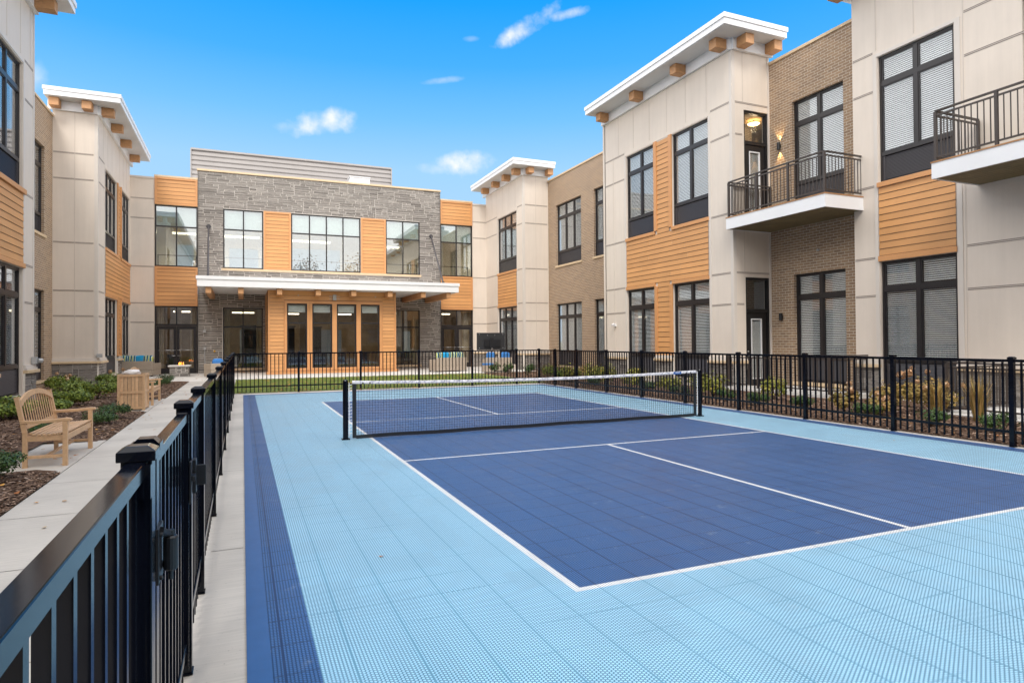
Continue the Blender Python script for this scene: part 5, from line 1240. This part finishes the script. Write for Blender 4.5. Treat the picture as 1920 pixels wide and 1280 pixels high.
def chair(label, cx, cy, rot):
    t = thing('wicker_armchair', label, 'armchair', (0, 0, 0))
    m_ = MB(); m_.box(-.4, .4, -.4, .4, .03, .33); m_.build('base', 'wicker', t, bevel=.02)
    m_ = MB(); m_.box(-.4, .4, -.4, -.28, .331, .62); m_.build('backrest', 'wicker', t, bevel=.02)
    for s_ in (-1, 1): m_ = MB(); m_.box(s_ * .4, s_ * .28, -.279, .4, .331, .60); m_.build('arm', 'wicker', t, bevel=.02)
    lump('cushion', 0, -.16, .58, .24, .09, .26, 'cushblue', t, amp=.1, flat=True)
    m_ = MB(); m_.box(-.275, .275, -.27, .39, .332, .44); m_.build('seat_cushion', 'cushblue', t, bevel=.03)
    t.location = (cx, cy, .002); t.rotation_euler = (0, 0, rot); return t
chair('beige wicker armchair with blue cushion behind the end of the left fence', -2.95, 28.6, R(25))
t = thing('footstool', 'small stool with blue top in front of the loveseat', 'stool', (9.35, 25.9, 0))
m_ = MB(); m_.box(9.1, 9.6, 25.7, 26.1, .03, .36); m_.build('base', 'wicker', t, bevel=.02); m_ = MB(); m_.box(9.1, 9.6, 25.7, 26.1, .361, .45); m_.build('seat_cushion', 'cushblue', t, bevel=.03)
# fire pit
FP = thing('fire_pit', 'square stone fire table with pale slab top before the left entrance', 'fire pit', (-4.55, 30.0, 0))
m_ = MB()
for fr, a, b in ((F('Y', 29.6, -1), -4.93, -4.17), (F('Y', 30.4, 1), -4.93, -4.17), (F('X', -4.93, -1), 29.6, 30.4), (F('X', -4.17, 1), 29.6, 30.4)): stones_mb(m_, fr, a, b, .0, .46, seed=int(a * 7), unit=.075, wmin=3, wmax=7)
m_.box(-4.928, -4.172, 29.602, 30.398, 0, .458, 1); m_.build('stone_body', ['stone', 'mortar'], FP)
m_ = MB(); m_.box(-5.01, -4.09, 29.52, 30.48, .462, .53); m_.build('slab_top', 'conc2', FP, bevel=.012)
fl = MB(); rnd = random.Random(2)
for i in range(7):
    x, y = -4.55 + rnd.gauss(0, .06), 30 + rnd.gauss(0, .06); h = rnd.uniform(.08, .2)
    fl.tube([(x, y, .535), (x + rnd.gauss(0, .01), y, .535 + h * .5), (x + rnd.gauss(0, .02), y, .535 + h)], [.012, .022, .002], 6)
fl.build('flame', 'flame', FP)
# screen on stand
TV = thing('screen_stand', 'big dark television seen from behind on a pole stand, right end of the patio', 'television', (9.95, 27, 0))
m_ = MB(); m_.box(9.18, 10.72, 26.97, 27.04, 1.09, 1.98); sc_ = m_.build('screen_housing', 'tv', TV, bevel=.01)
m_ = MB(); m_.box(9.55, 10.45, 26.90, 26.968, 1.25, 1.62); m_.box(9.85, 10.05, 26.86, 26.90, 1.15, 1.72); m_.build('mount', 'blackm', sc_)
m_ = MB()
for (x, z) in ((9.75, 1.85), (10.15, 1.85), (9.3, 1.9), (10.6, 1.9), (9.3, 1.2), (10.6, 1.2)): m_.tube([(x, 26.969, z), (x, 26.96, z)], .018)
m_.build('screw', 'grey', sc_)
m_ = MB(); m_.tube([(9.95, 26.88, .05), (9.95, 26.88, 1.2)], .035); m_.tube([(9.95, 26.88, 1.13), (9.95, 26.83, 1.13)], .06, 12); m_.build('pole', 'steel', TV)
m_ = MB(); m_.box(9.5, 10.4, 26.6, 27.2, .001, .05); m_.build('base', 'blackm', TV, bevel=.01)

# ------------------------------------------------------------------ PLANTS
def shrub(name, label, cat, x, y, rx, rz, mt, leaf, n, group, seed, z=.03, flowers=0, ry=None, zc=.55, fl_mt='flower', stems=7):
    rnd = random.Random(seed); ry = ry or rx
    t = thing(name, label, cat, (x, y, z), group); m_ = MB()
    H = rz * 2
    lobes = [(Vector((0, 0, H * .5)), 1.0)] + [(Vector((math.cos(a) * rx * .55, math.sin(a) * ry * .55, H * rnd.uniform(.35, .62))), rnd.uniform(.45, .62)) for a in [rnd.random() * 6.28 for _ in range(6)]]
    for i in range(n):
        c, s_ = rnd.choice(lobes); d = Vector((rnd.gauss(0, 1), rnd.gauss(0, 1), rnd.gauss(0, 1))).normalized(); rr = rnd.random() ** .33
        p = c + Vector((d.x * rx, d.y * ry, d.z * rz)) * s_ * rr * .85
        if p.z < .02: p.z = rnd.uniform(.02, .15)
        nn = (d + Vector((rnd.gauss(0, .5), rnd.gauss(0, .5), rnd.gauss(.4, .5)))).normalized(); a = nn.orthogonal().normalized(); a.rotate(Matrix.Rotation(rnd.random() * 6.28, 3, nn)); b = nn.cross(a)
        L = leaf * rnd.uniform(.6, 1.3); w = L * .34
        q = Vector((x, y, z)) + p; k1 = nn * L * .12
        pts = [q - a * L * .5, q - a * L * .1 - b * w - k1 * .2, q + a * L * .5 - k1, q - a * L * .1 + b * w - k1 * .2]
        tn = min(1, max(0, rnd.gauss(.42, .22) + .25 * noise.noise(q * 4)))
        m_.poly(pts, 0, uv=[(0, 0), (1, 0), (1, 1), (0, 1)], tint=tn)
    m_.build('foliage', mt, t)
    s2 = MB()
    for i in range(stems):
        a = rnd.random() * 6.28; r_ = rx * rnd.uniform(.3, .75)
        s2.tube([(x, y, z - .02), (x + math.cos(a) * r_ * .4, y + math.sin(a) * r_ * .4, z + H * .4), (x + math.cos(a) * r_, y + math.sin(a) * r_, z + H * .8)], [.008, .006, .003], 5)
    s2.build('stems', 'stem', t)
    for i in range(flowers):
        a = rnd.random() * 6.28; r_ = rx * rnd.uniform(.2, .9); fx, fy, fz = x + math.cos(a) * r_, y + math.sin(a) * r_ - .05, z + H * rnd.uniform(.72, 1.08)
        f_ = MB(); R0 = rnd.uniform(.05, .085)
        for k_ in range(70):
            d = Vector((rnd.gauss(0, 1), rnd.gauss(0, 1), rnd.gauss(0, 1))).normalized(); q = Vector((fx, fy, fz)) + d * R0 * rnd.uniform(.75, 1.05); aa = d.orthogonal().normalized(); aa.rotate(Matrix.Rotation(rnd.random() * 6.28, 3, d)); bb = d.cross(aa); w = R0 * .3
            f_.poly([q - aa * w, q - bb * w, q + aa * w, q + bb * w], 0, uv=[(0, 0)] * 4, tint=rnd.random())
        f_.build('flower_head', fl_mt, t)
    return t
GL, GR = 'leafy shrubs in the left bed', 'shrubs in the bed behind the right fence'
GB, GBR = 'low boxwoods in the left bed', 'low boxwoods along the right fence'
for i, (x, y, rx, rz, fl, n, lab) in enumerate((
    (-7.35, 21.8, .60, .29, 1, 1000, 'green shrub in the corner between left pier and stone base'),
    (-5.75, 15.0, .56, .30, 0, 1200, 'round green shrub directly behind the nearest bench back, right side'),
    (-5.50, 16.9, .62, .31, 0, 1200, 'green shrub left of the teak box with mulch before it'),
    (-5.45, 19.7, .58, .31, 0, 900, 'green shrub touching the teak box top from behind'),
    (-6.15, 12.3, .55, .27, 0, 1700, 'green shrub cut by the left edge behind the bench'),
    (-6.65, 19.3, .65, .32, 3, 1000, 'green shrub with dried orange flower heads by the stone base'),
    (-5.7, 13.4, .40, .20, 0, 800, 'low green shrub showing through the slats of the nearest bench'),
    (-6.2, 23.3, .55, .28, 2, 800, 'pale flowered shrub at the foot of the left tower'))):
    shrub('leafy_shrub', lab, 'shrub', x, y, rx, rz, 'leafh', .062, int(n * 2.1), GL, 100 + i, flowers=fl)
for i, (x, y, rx, rz, n, lab) in enumerate((
    (-4.30, 10.35, .34, .19, 2300, 'dark boxwood between bench and teak box, nearer of the pair'),
    (-4.25, 11.45, .36, .20, 2300, 'dark boxwood just before the teak box'),
    (-4.75, 9.2, .38, .17, 2000, 'dark boxwood right of the nearest bench'),
    (-4.36, 5.27, .30, .19, 2600, 'dark boxwood at the left edge in front of the bench'),
    (-4.5, 18.0, .36, .22, 1400, 'dark boxwood just past the second bench'),
    (-4.5, 19.7, .36, .24, 1300, 'second dark boxwood past the second bench'),
    (-4.45, 21.6, .36, .24, 1200, 'third dark boxwood past the second bench'),
    (-4.45, 23.6, .36, .25, 1100, 'dark boxwood farthest along the path, before the fire pit'))):
    shrub('boxwood', lab, 'shrub', x, y, rx, rz, 'leafb', .034, n, GB, 200 + i, zc=.5)
RL = [(9.0, 16.6, .40, .42), (9.2, 15.3, .38, .36), (8.75, 13.9, .42, .45), (8.9, 12.7, .38, .36), (9.6, 15.9, .45, .45), (10.3, 14.3, .42, .35), (9.35, 11.4, .45, .28), (9.3, 9.55, .50, .40), (10.15, 8.35, .33, .36), (9.7, 10.6, .40, .33)]
RLL = ['yellow green shrub nearest the far right fence corner', 'second yellow green shrub from the far right fence corner', 'full yellow shrub below the wide brick wall window', 'yellow shrub left of the white security camera pier',
       'tall yellow shrub against the brick wall base', 'yellow green shrub below the first tower window', 'loose yellow green shrub behind the net band', 'big yellow green shrub just right of the right net post', 'round pale yellow shrub in front of the ground patio door', 'thin yellow green shrub left of the right net post']
for i, ((x, y, rx, rz), lab) in enumerate(zip(RL, RLL)): shrub('yellowing_shrub', lab, 'shrub', x, y, rx, rz, 'leafy', .07, 650, GR, 300 + i, stems=10)
for i, (x, y, rx, lab) in enumerate(((8.9, 7.6, .28, 'boxwood below the ground patio, first right of the net'), (8.75, 10.2, .28, 'boxwood seen through the net right end'), (9.15, 6.6, .26, 'boxwood between the third and fourth near fence posts'), (9.0, 12.0, .26, 'boxwood seen through the middle of the net'),
    (8.95, 4.9, .30, 'boxwood under the orange shrub'), (8.95, 3.75, .30, 'boxwood before the dark tower window panel'), (9.15, 2.75, .34, 'largest boxwood, by the right fence post near the edge'), (8.75, 14.6, .26, 'boxwood near the far fence corner on the right'), (8.95, 8.7, .27, 'boxwood right behind the right net post'))):
    shrub('boxwood', lab, 'shrub', x, y, rx, .19, 'leafb', .036, 1300, GBR, 400 + i)
for i, (x, y, rx, rz, lab) in enumerate(((9.35, 5.75, .30, .32, 'orange and yellow autumn shrub below the near end of the patio railing'), (10.0, 5.15, .42, .40, 'tall orange autumn shrub before the brick and stone corner'), (10.9, 4.95, .50, .34, 'rusty autumn shrub left of the dark window panel'), (11.5, 5.6, .45, .40, 'rusty autumn shrub against the dark window panel'), (9.45, 5.05, .30, .22, 'low pinkish autumn shrub between two boxwoods'))):
    shrub('autumn_shrub', lab, 'shrub', x, y, rx, rz, 'leafo', .065, 800, GR, 500 + i, flowers=3, stems=9)
for i, (x, y, h, lab) in enumerate(((10.2, 4.45, .80, 'wispy straw coloured grass clump before the dark window panel'), (10.25, 3.75, .85, 'thick golden grass clump behind the near right fence'), (10.1, 2.75, .95, 'tall reddish grass clump at the right edge'))):
    rnd = random.Random(600 + i); t = thing('ornamental_grass', lab, 'grass clump', (x, y, .03), 'golden grass clumps'); m_ = MB()
    for k_ in range(330):
        a = rnd.random() * 6.28; sp = rnd.random() ** .7 * .32; hh = h * rnd.uniform(.45, 1.05); bx, by = x + math.cos(a) * .08 * rnd.random(), y + math.sin(a) * .08 * rnd.random(); w = .004
        p0, p1, p2 = Vector((bx, by, .03)), Vector((bx + math.cos(a) * sp * .35, by + math.sin(a) * sp * .35, .03 + hh * .6)), Vector((bx + math.cos(a) * sp, by + math.sin(a) * sp, .03 + hh)); o_ = Vector((math.sin(a), -math.cos(a), 0)) * w; tn = rnd.random()
        m_.poly([p0 - o_, p0 + o_, p1 + o_, p1 - o_], 0, uv=[(0, 0)] * 4, tint=tn); m_.poly([p1 - o_, p1 + o_, p2], 0, uv=[(0, 0)] * 3, tint=tn)
    m_.build('blades', 'straw', t)
for i, (x, y, rx, mt, lab) in enumerate(((8.95, 24.0, .35, 'leafb', 'dark low shrub beside the lawn nearest the screen stand'), (9.1, 22.6, .34, 'leafb', 'second dark low shrub beside the lawn'), (9.35, 21.2, .36, 'leafb', 'third dark low shrub beside the lawn'), (9.7, 19.9, .40, 'leafh', 'green shrub before the far tower base'), (10.3, 21.0, .42, 'leafy', 'yellowing shrub against the far tower base'), (10.6, 19.0, .45, 'leafo', 'pinkish autumn shrub beside the far tower base'), (9.5, 18.4, .36, 'leafh', 'green shrub nearest the far fence on the right'))):
    shrub('border_shrub', lab, 'shrub', x, y, rx, .32, mt, .06, 700, 'shrubs beside the lawn', 700 + i)

for o in bpy.data.objects:
    if 'wl' in o: del o['wl']
